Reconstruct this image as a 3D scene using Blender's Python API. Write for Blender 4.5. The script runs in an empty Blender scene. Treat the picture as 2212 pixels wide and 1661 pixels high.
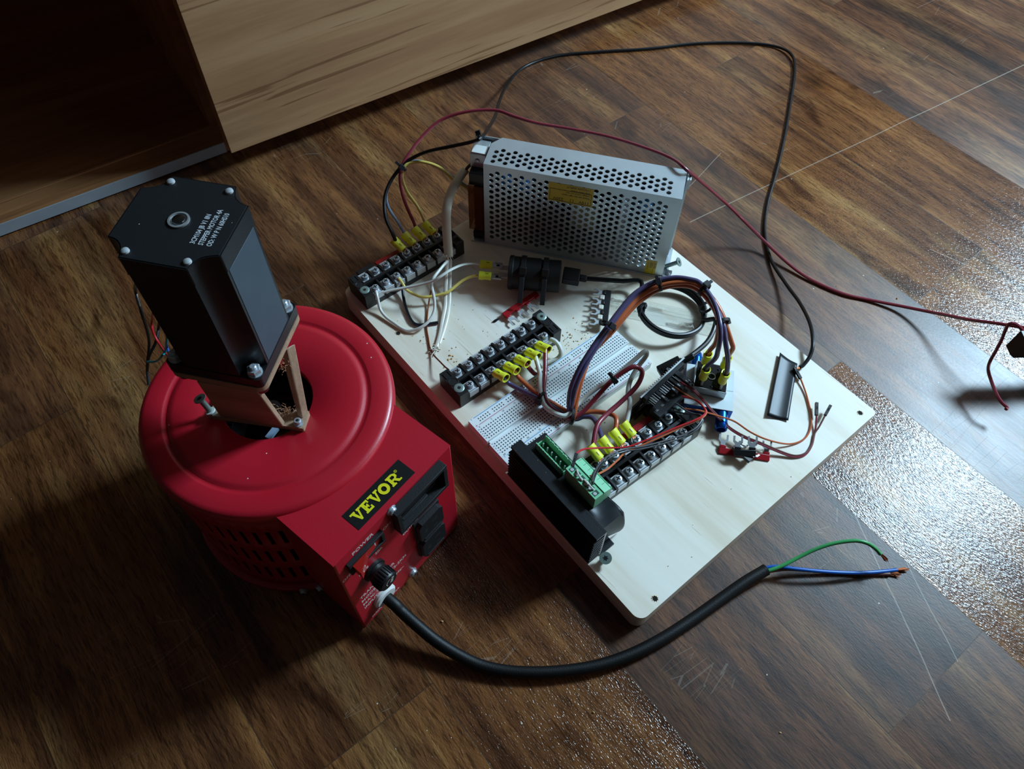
import bpy, math, random
from mathutils import Matrix, Vector
S = 0.001            # everything below is written in millimetres
SC = bpy.context.scene
COL = SC.collection
V = Vector
T = 20.7             # height of the pine board's top face

# ---------------------------------------------------------------- materials
def nt(name):
    m = bpy.data.materials.new(name); m.use_nodes = True
    t = m.node_tree; b = t.nodes['Principled BSDF']
    return m, t, b
def node(t, typ, **kw):
    n = t.nodes.new(typ)
    for k, v in kw.items():
        if k.startswith('i_'):
            n.inputs[k[2:].replace('_', ' ')].default_value = v
        else: setattr(n, k, v)
    return n
def rgb(h):
    if isinstance(h, str):
        c = [int(h[i:i+2], 16)/255 for i in (0, 2, 4)]
        c = [x/12.92 if x < .04045 else ((x+.055)/1.055)**2.4 for x in c]
        return (*c, 1)
    return (*h, 1)
def mat(name, col, rough=.5, metal=0., var=.12, scale=60., bump=0., bscale=400., coat=0., spec=.5, trans=0., sss=0., ior=1.5, alpha=1.):
    """plain surface with a little procedural mottling so nothing is perfectly flat"""
    m, t, b = nt(name)
    tc = node(t, 'ShaderNodeTexCoord')
    n = node(t, 'ShaderNodeTexNoise', i_Scale=scale, i_Detail=4.); t.links.new(tc.outputs['Object'], n.inputs['Vector'])
    mp = node(t, 'ShaderNodeMapRange'); mp.inputs['To Min'].default_value = 1-var; mp.inputs['To Max'].default_value = 1+var
    t.links.new(n.outputs['Fac'], mp.inputs['Value'])
    mx = node(t, 'ShaderNodeMix', data_type='RGBA', blend_type='MULTIPLY'); mx.inputs[0].default_value = 1
    mx.inputs[6].default_value = rgb(col); t.links.new(mp.outputs[0], mx.inputs[7]); t.links.new(mx.outputs[2], b.inputs['Base Color'])
    b.inputs['Roughness'].default_value = rough; b.inputs['Metallic'].default_value = metal
    b.inputs['Coat Weight'].default_value = coat; b.inputs['Specular IOR Level'].default_value = spec
    b.inputs['Transmission Weight'].default_value = trans; b.inputs['IOR'].default_value = ior; b.inputs['Alpha'].default_value = alpha
    if bump:
        n2 = node(t, 'ShaderNodeTexNoise', i_Scale=bscale, i_Detail=3.); t.links.new(tc.outputs['Object'], n2.inputs['Vector'])
        bp = node(t, 'ShaderNodeBump', i_Strength=bump, i_Distance=.0004); t.links.new(n2.outputs['Fac'], bp.inputs['Height']); t.links.new(bp.outputs[0], b.inputs['Normal'])
    return m
def ramp(t, stops):
    r = node(t, 'ShaderNodeValToRGB'); e = r.color_ramp.elements
    while len(e) < len(stops): e.new(.5)
    for k, (p, c) in enumerate(stops): e[k].position = p; e[k].color = rgb(c)
    return r
def mth(t, op, a, b=None, c=None, clamp=False):
    n = node(t, 'ShaderNodeMath', operation=op); n.use_clamp = clamp
    for k, x in enumerate((a, b, c)):
        if x is None: continue
        if isinstance(x, (int, float)): n.inputs[k].default_value = x
        else: t.links.new(x, n.inputs[k])
    return n.outputs[0]
def mixc(t, fac, a, b, blend='MIX'):
    n = node(t, 'ShaderNodeMix', data_type='RGBA', blend_type=blend)
    for k, x in ((0, fac), (6, a), (7, b)):
        if isinstance(x, (int, float)): n.inputs[k].default_value = x
        elif isinstance(x, (tuple, str)): n.inputs[k].default_value = rgb(x) if isinstance(x, str) else x
        else: t.links.new(x, n.inputs[k])
    return n.outputs[2]

def floor_material():
    m, t, b = nt('lacquered_parquet')
    L = t.links
    tc = node(t, 'ShaderNodeTexCoord')
    mp = node(t, 'ShaderNodeMapping'); mp.inputs['Rotation'].default_value = (0, 0, math.radians(91)); mp.inputs['Scale'].default_value = (1, 1, 1)
    L.new(tc.outputs['Object'], mp.inputs['Vector'])          # x' runs along the planks, y' across
    mp.inputs['Location'].default_value = (-.165, .026, 0)
    br = node(t, 'ShaderNodeTexBrick'); br.offset = .37; br.squash = 1
    br.inputs['Color1'].default_value = (0, 0, 0, 1); br.inputs['Color2'].default_value = (1, 1, 1, 1); br.inputs['Mortar'].default_value = (.5, .5, .5, 1)
    br.inputs['Scale'].default_value = 1; br.inputs['Mortar Size'].default_value = .0004; br.inputs['Mortar Smooth'].default_value = .3
    br.inputs['Brick Width'].default_value = .62; br.inputs['Row Height'].default_value = .118; br.inputs['Bias'].default_value = 0
    L.new(mp.outputs[0], br.inputs['Vector'])
    sep = node(t, 'ShaderNodeSeparateColor'); L.new(br.outputs['Color'], sep.inputs[0]); pr = sep.outputs[0]
    # every plank gets its own piece of grain
    off = node(t, 'ShaderNodeCombineXYZ'); L.new(mth(t, 'MULTIPLY', pr, 37.), off.inputs[0]); L.new(mth(t, 'MULTIPLY', pr, 13.), off.inputs[1]); L.new(mth(t, 'MULTIPLY', pr, 5.), off.inputs[2])
    va = node(t, 'ShaderNodeVectorMath', operation='ADD'); L.new(mp.outputs[0], va.inputs[0]); L.new(off.outputs[0], va.inputs[1])
    wn = node(t, 'ShaderNodeTexNoise', i_Scale=7., i_Detail=2.); L.new(va.outputs[0], wn.inputs['Vector'])
    wsub = node(t, 'ShaderNodeVectorMath', operation='SUBTRACT'); L.new(wn.outputs['Color'], wsub.inputs[0]); wsub.inputs[1].default_value = (.5, .5, .5)
    wsc = node(t, 'ShaderNodeVectorMath', operation='SCALE'); L.new(wsub.outputs[0], wsc.inputs[0]); wsc.inputs['Scale'].default_value = .011
    wv = node(t, 'ShaderNodeVectorMath', operation='ADD'); L.new(va.outputs[0], wv.inputs[0]); L.new(wsc.outputs[0], wv.inputs[1])
    def streak(sx, sy, det=5., rough=.6, src=wv.outputs[0], dist=0.):
        q = node(t, 'ShaderNodeMapping'); q.inputs['Scale'].default_value = (sx, sy, 1); L.new(src, q.inputs['Vector'])
        n = node(t, 'ShaderNodeTexNoise', i_Scale=1., i_Detail=det, i_Roughness=rough, i_Distortion=dist); L.new(q.outputs[0], n.inputs['Vector']); return n.outputs['Fac']
    broad = streak(4., 60., 5., .6); fine = streak(30., 420., 5., .75); fleck = streak(75., 700., 3., .55); cloud = streak(7., 16., 3., .5)
    base = ramp(t, [(.27, '2e1b12'), (.40, '4c2d1b'), (.50, '643d24'), (.60, '7b4e2c'), (.74, '96653a')])
    gold = ramp(t, [(.27, '382417'), (.40, '593c24'), (.50, '745132'), (.60, '8e663d'), (.74, 'ab8350')])
    tone = mth(t, 'ADD', mth(t, 'MULTIPLY', broad, .6), mth(t, 'MULTIPLY', cloud, .4))
    tone = mth(t, 'ADD', tone, mth(t, 'MULTIPLY', mth(t, 'SUBTRACT', pr, .5), .16))
    tone = mth(t, 'ADD', tone, mth(t, 'MULTIPLY', mth(t, 'SUBTRACT', fine, .5), .42))
    L.new(tone, base.inputs[0]); L.new(tone, gold.inputs[0])
    hue = streak(3.4, 17., 3., .55); hr = ramp(t, [(.52, (0, 0, 0)), (.66, (1, 1, 1))]); L.new(hue, hr.inputs[0])
    col = mixc(t, hr.outputs[0], base.outputs[0], gold.outputs[0])
    fl = ramp(t, [(.38, (.32, .30, .28)), (.48, (1, 1, 1))]); L.new(fleck, fl.inputs[0])
    col = mixc(t, .75, col, fl.outputs[0], 'MULTIPLY')
    # dark figure (heartwood streaks, knots)
    dk = streak(5.5, 24., 3., .5, src=wv.outputs[0], dist=1.3); dr = ramp(t, [(.36, (.40, .34, .33)), (.43, (1, 1, 1))]); L.new(dk, dr.inputs[0])
    col = mixc(t, .8, col, dr.outputs[0], 'MULTIPLY')
    vo = node(t, 'ShaderNodeTexVoronoi', i_Scale=1.); q = node(t, 'ShaderNodeMapping'); q.inputs['Scale'].default_value = (3.6, 8., 1); L.new(wv.outputs[0], q.inputs['Vector']); L.new(q.outputs[0], vo.inputs['Vector'])
    kr = ramp(t, [(.05, (.14, .11, .1)), (.085, (.75, .65, .5)), (.13, (1, 1, 1))]); L.new(vo.outputs['Distance'], kr.inputs[0])
    col = mixc(t, .75, col, kr.outputs[0], 'MULTIPLY')
    # seams
    col = mixc(t, mth(t, 'MULTIPLY', br.outputs['Fac'], .65), col, (.03, .018, .01, 1))
    # scratches worn into the lacquer
    scr = None
    def line(x0, y0, x1, y1, w, wob=.0015):
        nonlocal scr
        s = node(t, 'ShaderNodeSeparateXYZ'); L.new(tc.outputs['Object'], s.inputs[0])
        dx, dy = x1-x0, y1-y0; n_ = math.hypot(dx, dy); dx /= n_; dy /= n_
        wob_n = node(t, 'ShaderNodeTexNoise', i_Scale=14., i_Detail=1.); L.new(tc.outputs['Object'], wob_n.inputs['Vector'])
        X = mth(t, 'SUBTRACT', s.outputs[0], x0); Y = mth(t, 'SUBTRACT', s.outputs[1], y0)
        al = mth(t, 'ADD', mth(t, 'MULTIPLY', X, dx), mth(t, 'MULTIPLY', Y, dy))
        ac = mth(t, 'SUBTRACT', mth(t, 'MULTIPLY', Y, dx), mth(t, 'MULTIPLY', X, dy))
        ac = mth(t, 'ABSOLUTE', mth(t, 'ADD', ac, mth(t, 'MULTIPLY', mth(t, 'SUBTRACT', wob_n.outputs['Fac'], .5), wob*2)))
        f = mth(t, 'MULTIPLY', mth(t, 'LESS_THAN', ac, w), mth(t, 'LESS_THAN', mth(t, 'ABSOLUTE', mth(t, 'SUBTRACT', al, n_/2)), n_/2))
        scr = f if scr is None else mth(t, 'MAXIMUM', scr, f)
    for a in FLOOR_SCRATCHES: line(*a)
    def hair(rot, sx, sy, th, sub):
        q = node(t, 'ShaderNodeMapping'); q.inputs['Rotation'].default_value = (0, 0, rot); q.inputs['Scale'].default_value = (sx, sy, 1); L.new(tc.outputs['Object'], q.inputs['Vector'])
        v = node(t, 'ShaderNodeTexVoronoi', feature='DISTANCE_TO_EDGE', i_Scale=1.); L.new(q.outputs[0], v.inputs['Vector'])
        g = node(t, 'ShaderNodeTexNoise', i_Scale=sub, i_Detail=2.); L.new(tc.outputs['Object'], g.inputs['Vector'])
        return mth(t, 'MULTIPLY', mth(t, 'LESS_THAN', v.outputs['Distance'], th), mth(t, 'GREATER_THAN', g.outputs['Fac'], .63))
    hs = mth(t, 'MAXIMUM', hair(.55, 9., 90., .007, 9.), hair(-1.0, 7., 80., .006, 8.))
    scr = mth(t, 'MAXIMUM', scr, mth(t, 'MULTIPLY', hs, .4))
    # tiny specks of sawdust and dust
    du = node(t, 'ShaderNodeTexVoronoi', i_Scale=55.); L.new(tc.outputs['Object'], du.inputs['Vector'])
    dsep = node(t, 'ShaderNodeSeparateColor'); L.new(du.outputs['Color'], dsep.inputs[0])
    dust = mth(t, 'MULTIPLY', mth(t, 'LESS_THAN', du.outputs['Distance'], .035), mth(t, 'GREATER_THAN', dsep.outputs[0], .80))
    col = mixc(t, mth(t, 'MULTIPLY', scr, .38), col, (.55, .46, .36, 1))
    col = mixc(t, mth(t, 'MULTIPLY', dust, .75), col, (.75, .68, .55, 1))
    L.new(col, b.inputs['Base Color'])
    # lacquer: some planks more open-pored than others
    worn = streak(6., 9., 3., .6)
    r = mth(t, 'ADD', mth(t, 'MULTIPLY', worn, .22), mth(t, 'MULTIPLY', pr, .10))
    r = mth(t, 'ADD', r, .20); r = mth(t, 'ADD', r, mth(t, 'MULTIPLY', fine, .12))
    sel = mth(t, 'GREATER_THAN', pr, .60)
    r = mth(t, 'ADD', mth(t, 'MULTIPLY', r, mth(t, 'SUBTRACT', 1., sel)), mth(t, 'MULTIPLY', sel, .17))
    L.new(r, b.inputs['Roughness'])
    b.inputs['Specular IOR Level'].default_value = .5; b.inputs['IOR'].default_value = 1.5
    q = node(t, 'ShaderNodeMapping'); q.inputs['Scale'].default_value = (340., 1000., 1); L.new(va.outputs[0], q.inputs['Vector'])
    pore = node(t, 'ShaderNodeTexNoise', i_Scale=1., i_Detail=2.); L.new(q.outputs[0], pore.inputs['Vector'])
    pr_ = ramp(t, [(.58, (0, 0, 0)), (.66, (1, 1, 1))]); L.new(pore.outputs['Fac'], pr_.inputs[0])
    b1 = node(t, 'ShaderNodeBump', i_Distance=.00042); L.new(mth(t, 'ADD', .16, mth(t, 'MULTIPLY', mth(t, 'GREATER_THAN', pr, .60), .84)), b1.inputs['Strength']); L.new(pore.outputs['Fac'], b1.inputs['Height'])
    wavy = node(t, 'ShaderNodeTexNoise', i_Scale=11., i_Detail=2.); L.new(tc.outputs['Object'], wavy.inputs['Vector'])
    b3 = node(t, 'ShaderNodeBump', i_Strength=.35, i_Distance=.0016); L.new(wavy.outputs['Fac'], b3.inputs['Height']); L.new(b1.outputs[0], b3.inputs['Normal'])
    b2 = node(t, 'ShaderNodeBump', i_Strength=.5, i_Distance=.0004, invert=True); L.new(mth(t, 'MAXIMUM', scr, br.outputs['Fac']), b2.inputs['Height']); L.new(b3.outputs[0], b2.inputs['Normal'])
    L.new(b2.outputs[0], b.inputs['Normal'])
    return m

def wood_material(name, stops, rot, sx, sy, fine=.35, rough=.5, lines=None, bump=.15, axes='XY'):
    """light timber: streaks run along local x after the rotation"""
    m, t, b = nt(name); L = t.links
    tc = node(t, 'ShaderNodeTexCoord'); mp = node(t, 'ShaderNodeMapping'); mp.inputs['Rotation'].default_value = rot; L.new(tc.outputs['Object'], mp.inputs['Vector'])
    wn = node(t, 'ShaderNodeTexNoise', i_Scale=5., i_Detail=2.); L.new(mp.outputs[0], wn.inputs['Vector'])
    s1 = node(t, 'ShaderNodeVectorMath', operation='SUBTRACT'); L.new(wn.outputs['Color'], s1.inputs[0]); s1.inputs[1].default_value = (.5, .5, .5)
    s2 = node(t, 'ShaderNodeVectorMath', operation='SCALE'); L.new(s1.outputs[0], s2.inputs[0]); s2.inputs['Scale'].default_value = .006
    wv = node(t, 'ShaderNodeVectorMath', operation='ADD'); L.new(mp.outputs[0], wv.inputs[0]); L.new(s2.outputs[0], wv.inputs[1])
    def st(a, c, d=4.):
        q = node(t, 'ShaderNodeMapping'); q.inputs['Scale'].default_value = (a, c, c); L.new(wv.outputs[0], q.inputs['Vector'])
        n = node(t, 'ShaderNodeTexNoise', i_Scale=1., i_Detail=d, i_Roughness=.6); L.new(q.outputs[0], n.inputs['Vector']); return n.outputs['Fac']
    br, fi = st(sx, sy), st(sx*6, sy*11, 3.)
    tone = mth(t, 'ADD', br, mth(t, 'MULTIPLY', mth(t, 'SUBTRACT', fi, .5), fine))
    r = ramp(t, stops); L.new(tone, r.inputs[0]); col = r.outputs[0]
    if lines:
        ln = st(sx*lines[0], sy*lines[1], 2.); lr = ramp(t, [(lines[2]-.035, lines[3]), (lines[2], (1, 1, 1))]); L.new(ln, lr.inputs[0]); col = mixc(t, .85, col, lr.outputs[0], 'MULTIPLY')
    L.new(col, b.inputs['Base Color']); b.inputs['Roughness'].default_value = rough
    bp = node(t, 'ShaderNodeBump', i_Strength=bump, i_Distance=.0003); L.new(fi, bp.inputs['Height']); L.new(bp.outputs[0], b.inputs['Normal'])
    return m

def speckled(name, col, rough, coat, thresh=.88, scale=160., mott=(.02, .022, .025, 1)):
    m, t, b = nt(name); L = t.links
    tc = node(t, 'ShaderNodeTexCoord')
    vo = node(t, 'ShaderNodeTexVoronoi', i_Scale=scale); L.new(tc.outputs['Object'], vo.inputs['Vector'])
    se = node(t, 'ShaderNodeSeparateColor'); L.new(vo.outputs['Color'], se.inputs[0])
    d = mth(t, 'MULTIPLY', mth(t, 'LESS_THAN', vo.outputs['Distance'], .07), mth(t, 'GREATER_THAN', se.outputs[0], thresh))
    n = node(t, 'ShaderNodeTexNoise', i_Scale=18., i_Detail=3.); L.new(tc.outputs['Object'], n.inputs['Vector'])
    c = mixc(t, mth(t, 'MULTIPLY', n.outputs['Fac'], .18), col, mott)
    L.new(mixc(t, mth(t, 'MULTIPLY', d, .8), c, (.8, .74, .66, 1)), b.inputs['Base Color'])
    b.inputs['Roughness'].default_value = rough; b.inputs['Coat Weight'].default_value = coat; b.inputs['Coat Roughness'].default_value = .25
    bp = node(t, 'ShaderNodeBump', i_Strength=.12, i_Distance=.0003); n2 = node(t, 'ShaderNodeTexNoise', i_Scale=700., i_Detail=1.); L.new(tc.outputs['Object'], n2.inputs['Vector'])
    L.new(n2.outputs['Fac'], bp.inputs['Height']); L.new(bp.outputs[0], b.inputs['Normal'])
    return m

M_ = {}
def mk():
    A = mat
    M_.update(
    black=A('black_plastic', '121315', .42, bump=.15), blackm=A('matte_black_plastic', '0d0e10', .62, bump=.3, bscale=900), hole=A('recess_shade', '030303', .9),  # near-black one: shade of holes and recesses put into flat marks
    rubber=A('black_rubber', '08090a', .5, bump=.35, bscale=1200, spec=.35), pvcblack=A('black_wire_insulation', '08090b', .38, spec=.35),
    motor=A('black_anodised_metal', '15171a', .34, metal=.25, bump=.2, bscale=1500), motorside=A('motor_side_sheen', '3f4a54', .5, metal=.25, bump=.2, bscale=1500), cap=speckled('dusty_black_cap', rgb('0d1013'), .55, 0, .9, 220),  # paler motor side: reflected sky put into the colour
    anod=speckled('black_anodised_heatsink', rgb('101317'), .40, 0, .86, 500), bare=A('bare_aluminium', 'a8aaaa', .4, metal=.5),
    red=speckled('red_powder_coat', rgb('b50d22'), .40, .2, .90, 150, (.36, .05, .07, 1)), white=A('white_plastic', 'd8dad6', .45), ink=A('white_ink', 'cfc8c2', .6),
    grey=A('grey_dupont', '1a1b1d', .5), zinc=A('zinc_plated_steel', 'c2cad0', .32, metal=.6, var=.25, scale=500), gal=A('galvanised_sheet', 'b9c2c7', .40, metal=.68, var=.12, scale=45, bump=.05, bscale=1800),
    tin=A('tinned_metal', 'c0c5c8', .42, metal=.35), steel=A('dark_bolt_steel', '6d7073', .3, metal=1.), copper=A('bare_copper', '9c5a3a', .32, metal=1.), brass=A('brass', 'a8843c', .4, metal=.9),
    torx=A('green_coated_screw', '8fa39c', .4, metal=.6), crimp=A('yellow_crimp_sleeve', 'e2e63a', .38, trans=.0, var=.06), crimpin=A('crimp_shade', '8f8c1e', .6),  # darker yellow carries the shade in the crimp bore and dimple
    pine_end=A('pine_end_grain', 'a5694a', .65), tan=wood_material('tan_printed_wood', [(.3, '8a6a54'), (.55, 'a38268'), (.75, 'b39379')], (0, 0, 0), 8., 60., rough=.6),
    fuzz=A('splintered_fibre', 'a2714f', .8), bread=A('breadboard_abs', 'dfe6e6', .55, var=.03), bhole=A('breadboard_hole_shade', '2d3a40', .7), blue_l=A('rail_line_blue', '2b8cc4', .6), red_l=A('rail_line_red', '9c2f52', .6), mark=A('breadboard_print', '3a4448', .7),
    orange=A('orange_insulation', 'c06238', .34, coat=.3), purple=A('purple_insulation', '4e4668', .34, coat=.3), wred=A('dark_red_insulation', '842a38', .34, coat=.3), bred=A('bright_red_insulation', 'c01c24', .35), wwhite=A('white_insulation', 'cdcfc6', .36), yel=A('yellow_insulation', 'd6c161', .38), bluegrey=A('blue_grey_insulation', '8094a8', .35), navy=A('dark_navy_insulation', '12161f', .3),
    brown=A('brown_insulation', '6e4a44', .38), greyw=A('grey_insulation', '4c4a4d', .38), sheath=A('cream_cable_sheath', 'dad8c4', .5, bump=.3, bscale=120), clearins=A('cloudy_clear_insulation', 'd8d4c6', .3), cyan=A('cyan_insulation', '0c93a0', .4), wblue=A('blue_insulation', '1557a8', .35), wgreen=A('green_insulation', '3f9a58', .35),
    conn=A('green_connector', '80c89b', .42, var=.05), conndk=A('green_connector_shade', '174a30', .6), amber=A('amber_cover', '8a4416', .18, trans=.6, ior=1.2, alpha=.55),
    stick=A('yellow_sticker', 'c4ac1e', .4, var=.1, scale=200), sink=A('sticker_print', '2c270f', .6), brandy=A('brand_yellow', 'e6da1a', .5), brandk=A('brand_black', '0c0d0d', .45),
    switch=A('red_rocker', '9c1a12', .35), blue=A('blue_anodised', '0f53a8', .26, metal=.8), paper=A('pale_grey_face', 'c9d3d4', .5, var=.04), clear=A('clear_plastic', 'eef4f6', .08, trans=1., ior=1.2, var=0, alpha=.45), pcb=A('black_circuit_board', '0b0d10', .4), silk=A('white_silkscreen', 'c8ccd0', .6),
    tape=A('black_vinyl_tape', '12161b', .42, bump=.3, bscale=60, spec=.4), jred=A('red_jumper_plastic', 'a3141d', .35), core=A('enamelled_winding', '070707', .35), capcol=A('capacitor_blue', '1c5b94', .4), trafo=A('transformer_tape', 'b9b48a', .5), coil=A('toroid_copper', '8a4a26', .4, metal=.6),
    gblack=A('gloss_black_epoxy', '040505', .12, spec=.22), edge=A('grey_edge_band', '8e9499', .5), under=A('cabinet_underside', '1b120b', .8), chip=A('sawdust_flake', 'c9a26c', .8))
    M_['pine'] = wood_material('pine_board', [(.25, 'cdbb9f'), (.42, 'ddd0b9'), (.55, 'e8e0d0'), (.75, 'eee9de')], (0, 0, math.radians(90-3)), 2.6, 22., fine=.14, rough=.5, lines=(6., 22., .30, (.62, .50, .38)), bump=.12)
    M_['veneer'] = wood_material('teak_veneer', [(.2, '8b6544'), (.45, '9f7753'), (.6, 'ad865f'), (.8, 'b8936d')], (0, math.radians(1.2), 0), 2.2, 26., fine=.22, rough=.5, lines=(1.9, 5.5, .36, (.55, .46, .40)), bump=.1)
    M_['veneer_in'] = wood_material('teak_carcass', [(.25, '6b4428'), (.45, '8a5c38'), (.7, '9f7048')], (0, 0, 0), 1.8, 30., fine=.4, rough=.5)
    M_['parquet'] = floor_material()

# ---------------------------------------------------------------- mesh building
class MB:
    def __init__(s): s.v = []; s.f = []; s.m = []; s.mats = []
    def mi(s, k):
        if k not in s.mats: s.mats.append(k)
        return s.mats.index(k)
    def add(s, vs, fs, m, X=None):
        n = len(s.v); k = s.mi(m)
        s.v += [(X @ V(p) if X is not None else V(p)) for p in vs]
        s.f += [tuple(i+n for i in f) for f in fs]; s.m += [k]*len(fs); return s
    def box(s, c, d, m, X=None):
        a, b, e = d[0]/2, d[1]/2, d[2]/2; x, y, z = c
        vs = [(x+i*a, y+j*b, z+k*e) for i in (-1, 1) for j in (-1, 1) for k in (-1, 1)]
        return s.add(vs, [(0, 1, 3, 2), (4, 6, 7, 5), (0, 4, 5, 1), (2, 3, 7, 6), (0, 2, 6, 4), (1, 5, 7, 3)], m, X)
    def b2(s, lo, hi, m, X=None):
        return s.box([(lo[i]+hi[i])/2 for i in range(3)], [hi[i]-lo[i] for i in range(3)], m, X)
    def prism(s, poly, z0, z1, m, X=None, mside=None):
        n = len(poly)
        vs = [(p[0], p[1], z0) for p in poly]+[(p[0], p[1], z1) for p in poly]
        s.add(vs, [tuple(range(n))[::-1], tuple(range(n, 2*n))], m, X)
        return s.add(vs, [(i, (i+1) % n, n+(i+1) % n, n+i) for i in range(n)], mside or m, X)
    def lathe(s, prof, m, n=32, X=None, cap=(True, True)):
        vs = []
        for r, z in prof: vs += [(r*math.cos(2*math.pi*k/n), r*math.sin(2*math.pi*k/n), z) for k in range(n)]
        fs = [(i*n+k, i*n+(k+1) % n, (i+1)*n+(k+1) % n, (i+1)*n+k) for i in range(len(prof)-1) for k in range(n)]
        if cap[0]: fs.append(tuple(range(n))[::-1])
        if cap[1]: fs.append(tuple((len(prof)-1)*n+k for k in range(n)))
        return s.add(vs, fs, m, X)
    def rod(s, p0, p1, prof, m, n=16, X=None, sq=(1, 1), up=(0, 0, 1)):
        """lathe profile [(r, t)] laid along p0->p1, t in mm from p0; sq squashes the section"""
        F = frame(p0, V(p1)-V(p0), up); F = (X @ F) if X is not None else F
        F = F @ Matrix.Diagonal((sq[0], sq[1], 1, 1)); return s.lathe(prof, m, n, F)
    def tube(s, pts, r, m, n=10, sub=6, closed=False, X=None, flat=1.):
        P = smooth([V(p) for p in pts], sub); N = len(P); vs = []
        tg = [(P[min(i+1, N-1)]-P[max(i-1, 0)]).normalized() for i in range(N)]
        u = tg[0].orthogonal().normalized() if abs(tg[0].z) > .9 else tg[0].cross(V((0, 0, 1))).normalized()
        for i in range(N):
            u = (u-tg[i]*u.dot(tg[i])).normalized(); w = tg[i].cross(u)
            rr = r(i/(N-1)) if callable(r) else r
            vs += [P[i]+u*(math.cos(2*math.pi*k/n)*rr)+w*(math.sin(2*math.pi*k/n)*rr*flat) for k in range(n)]
        fs = [(i*n+k, i*n+(k+1) % n, (i+1)*n+(k+1) % n, (i+1)*n+k) for i in range(N-1) for k in range(n)]
        fs += [tuple(range(n))[::-1], tuple((N-1)*n+k for k in range(n))]
        return s.add(vs, fs, m, X)
    def text(s, txt, size, m, X, ext=.06, ax='LEFT'):
        c = bpy.data.curves.new('t', 'FONT'); c.body = txt; c.size = size; c.extrude = ext; c.align_x = ax; c.resolution_u = 2; c.offset = size*.014
        o = bpy.data.objects.new('t', c); COL.objects.link(o); bpy.context.view_layer.update()
        me = o.evaluated_get(bpy.context.evaluated_depsgraph_get()).to_mesh()
        vs = [tuple(v.co) for v in me.vertices]; fs = [tuple(p.vertices) for p in me.polygons]
        o.evaluated_get(bpy.context.evaluated_depsgraph_get()).to_mesh_clear()
        bpy.data.objects.remove(o); bpy.data.curves.remove(c)
        return s.add(vs, fs, m, X)
    def build(s, name, parent=None, loc=(0, 0, 0), rot=0., bevel=0., ang=35, origin=None):
        if origin is not None: loc = origin
        o_ = V(origin) if origin is not None else V((0, 0, 0))
        XP = None
        if origin is not None and parent is not None:
            XP = Matrix.Identity(4); q = parent
            while q is not None: XP = TR(q.location/S) @ RZ(q.rotation_euler.z) @ XP; q = q.parent
            XP = XP.inverted(); o_ = XP @ o_
        me = bpy.data.meshes.new(name); me.from_pydata([tuple(((XP @ p if XP is not None else p)-o_)*S) for p in s.v], [], s.f)
        for k in s.mats: me.materials.append(M_[k])
        me.polygons.foreach_set('material_index', s.m); me.polygons.foreach_set('use_smooth', [True]*len(s.f))
        me.update(); me.set_sharp_from_angle(angle=math.radians(ang))
        ob = bpy.data.objects.new(name, me); COL.objects.link(ob)
        l = V(loc)
        if parent is not None:
            ob.parent = parent
            if origin is not None: l = o_
        ob.location = l*S; ob.rotation_euler = (0, 0, rot)
        if bevel:
            b = ob.modifiers.new('bevel', 'BEVEL'); b.width = bevel*S; b.segments = 2; b.limit_method = 'ANGLE'; b.angle_limit = math.radians(40)
        return ob
def frame(o, z, up=(0, 0, 1)):
    z = V(z).normalized(); up = V(up)
    if abs(z.dot(up)) > .98: up = V((0, 1, 0)) if abs(z.y) < .9 else V((1, 0, 0))
    x = up.cross(z).normalized(); y = z.cross(x); o = V(o)
    return Matrix(((x.x, y.x, z.x, o.x), (x.y, y.y, z.y, o.y), (x.z, y.z, z.z, o.z), (0, 0, 0, 1)))
def smooth(P, sub=6):
    if len(P) < 3 or sub < 2: return P
    out = []; Q = [P[0]*2-P[1]]+P+[P[-1]*2-P[-2]]
    for i in range(1, len(Q)-2):
        a, b, c, d = Q[i-1:i+3]
        for k in range(sub):
            t = k/sub
            out.append(.5*((2*b)+(c-a)*t+(2*a-5*b+4*c-d)*t*t+(3*b-a-3*c+d)*t**3))
    out.append(P[-1]); return out
def tag(o, label=None, cat=None, group=None, kind=None):
    if label: o['label'] = label
    if cat: o['category'] = cat
    if group: o['group'] = group
    if kind: o['kind'] = kind
    return o
def empty(name, loc, rz=0., label=None, cat=None, group=None):
    o = bpy.data.objects.new(name, None); COL.objects.link(o); o.location = V(loc)*S; o.rotation_euler = (0, 0, rz); o.empty_display_size = .01
    return tag(o, label, cat, group)
def inst(src, parent, loc, rot=0.):
    c = src.copy(); COL.objects.link(c); c.parent = parent; c.location = V(loc)*S; c.rotation_euler = (0, 0, rot); return c
TR = Matrix.Translation
def RZ(a): return Matrix.Rotation(a, 4, 'Z')
def RX(a): return Matrix.Rotation(a, 4, 'X')
def RY(a): return Matrix.Rotation(a, 4, 'Y')
def offs(pts, k, r, ph=0.):
    """shift a path sideways in its own section, for wires lying side by side"""
    P = [V(p) for p in pts]; out = []
    for i, p in enumerate(P):
        t = (P[min(i+1, len(P)-1)]-P[max(i-1, 0)]).normalized(); a = t.cross(V((0, 0, 1)))
        a = a.normalized() if a.length > .05 else V((1, 0, 0)); b = a.cross(t)
        out.append(p+a*r*math.cos(k+ph)+b*r*math.sin(k+ph))
    return out
FLOOR_SCRATCHES = [(.3498, .2752, .8960, .2019, .0006, .0008), (.2310, -.0100, .1320, -.1900, .0005, .003), (.2480, -.0180, .1730, -.1700, .0004, .003), (.268, .170, .300, .110, .0004, .001), (.330, .300, .46, .33, .0004, .001),
                   (.52, .09, .56, -.05, .0005, .002), (.42, -.11, .36, -.20, .0006, .002)]
mk()
random.seed(7)

# ================================================================ setting
fl = MB().b2((-900, -900, -12), (1900, 1900, 0), 'parquet').build('floor'); tag(fl, kind='structure')

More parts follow.
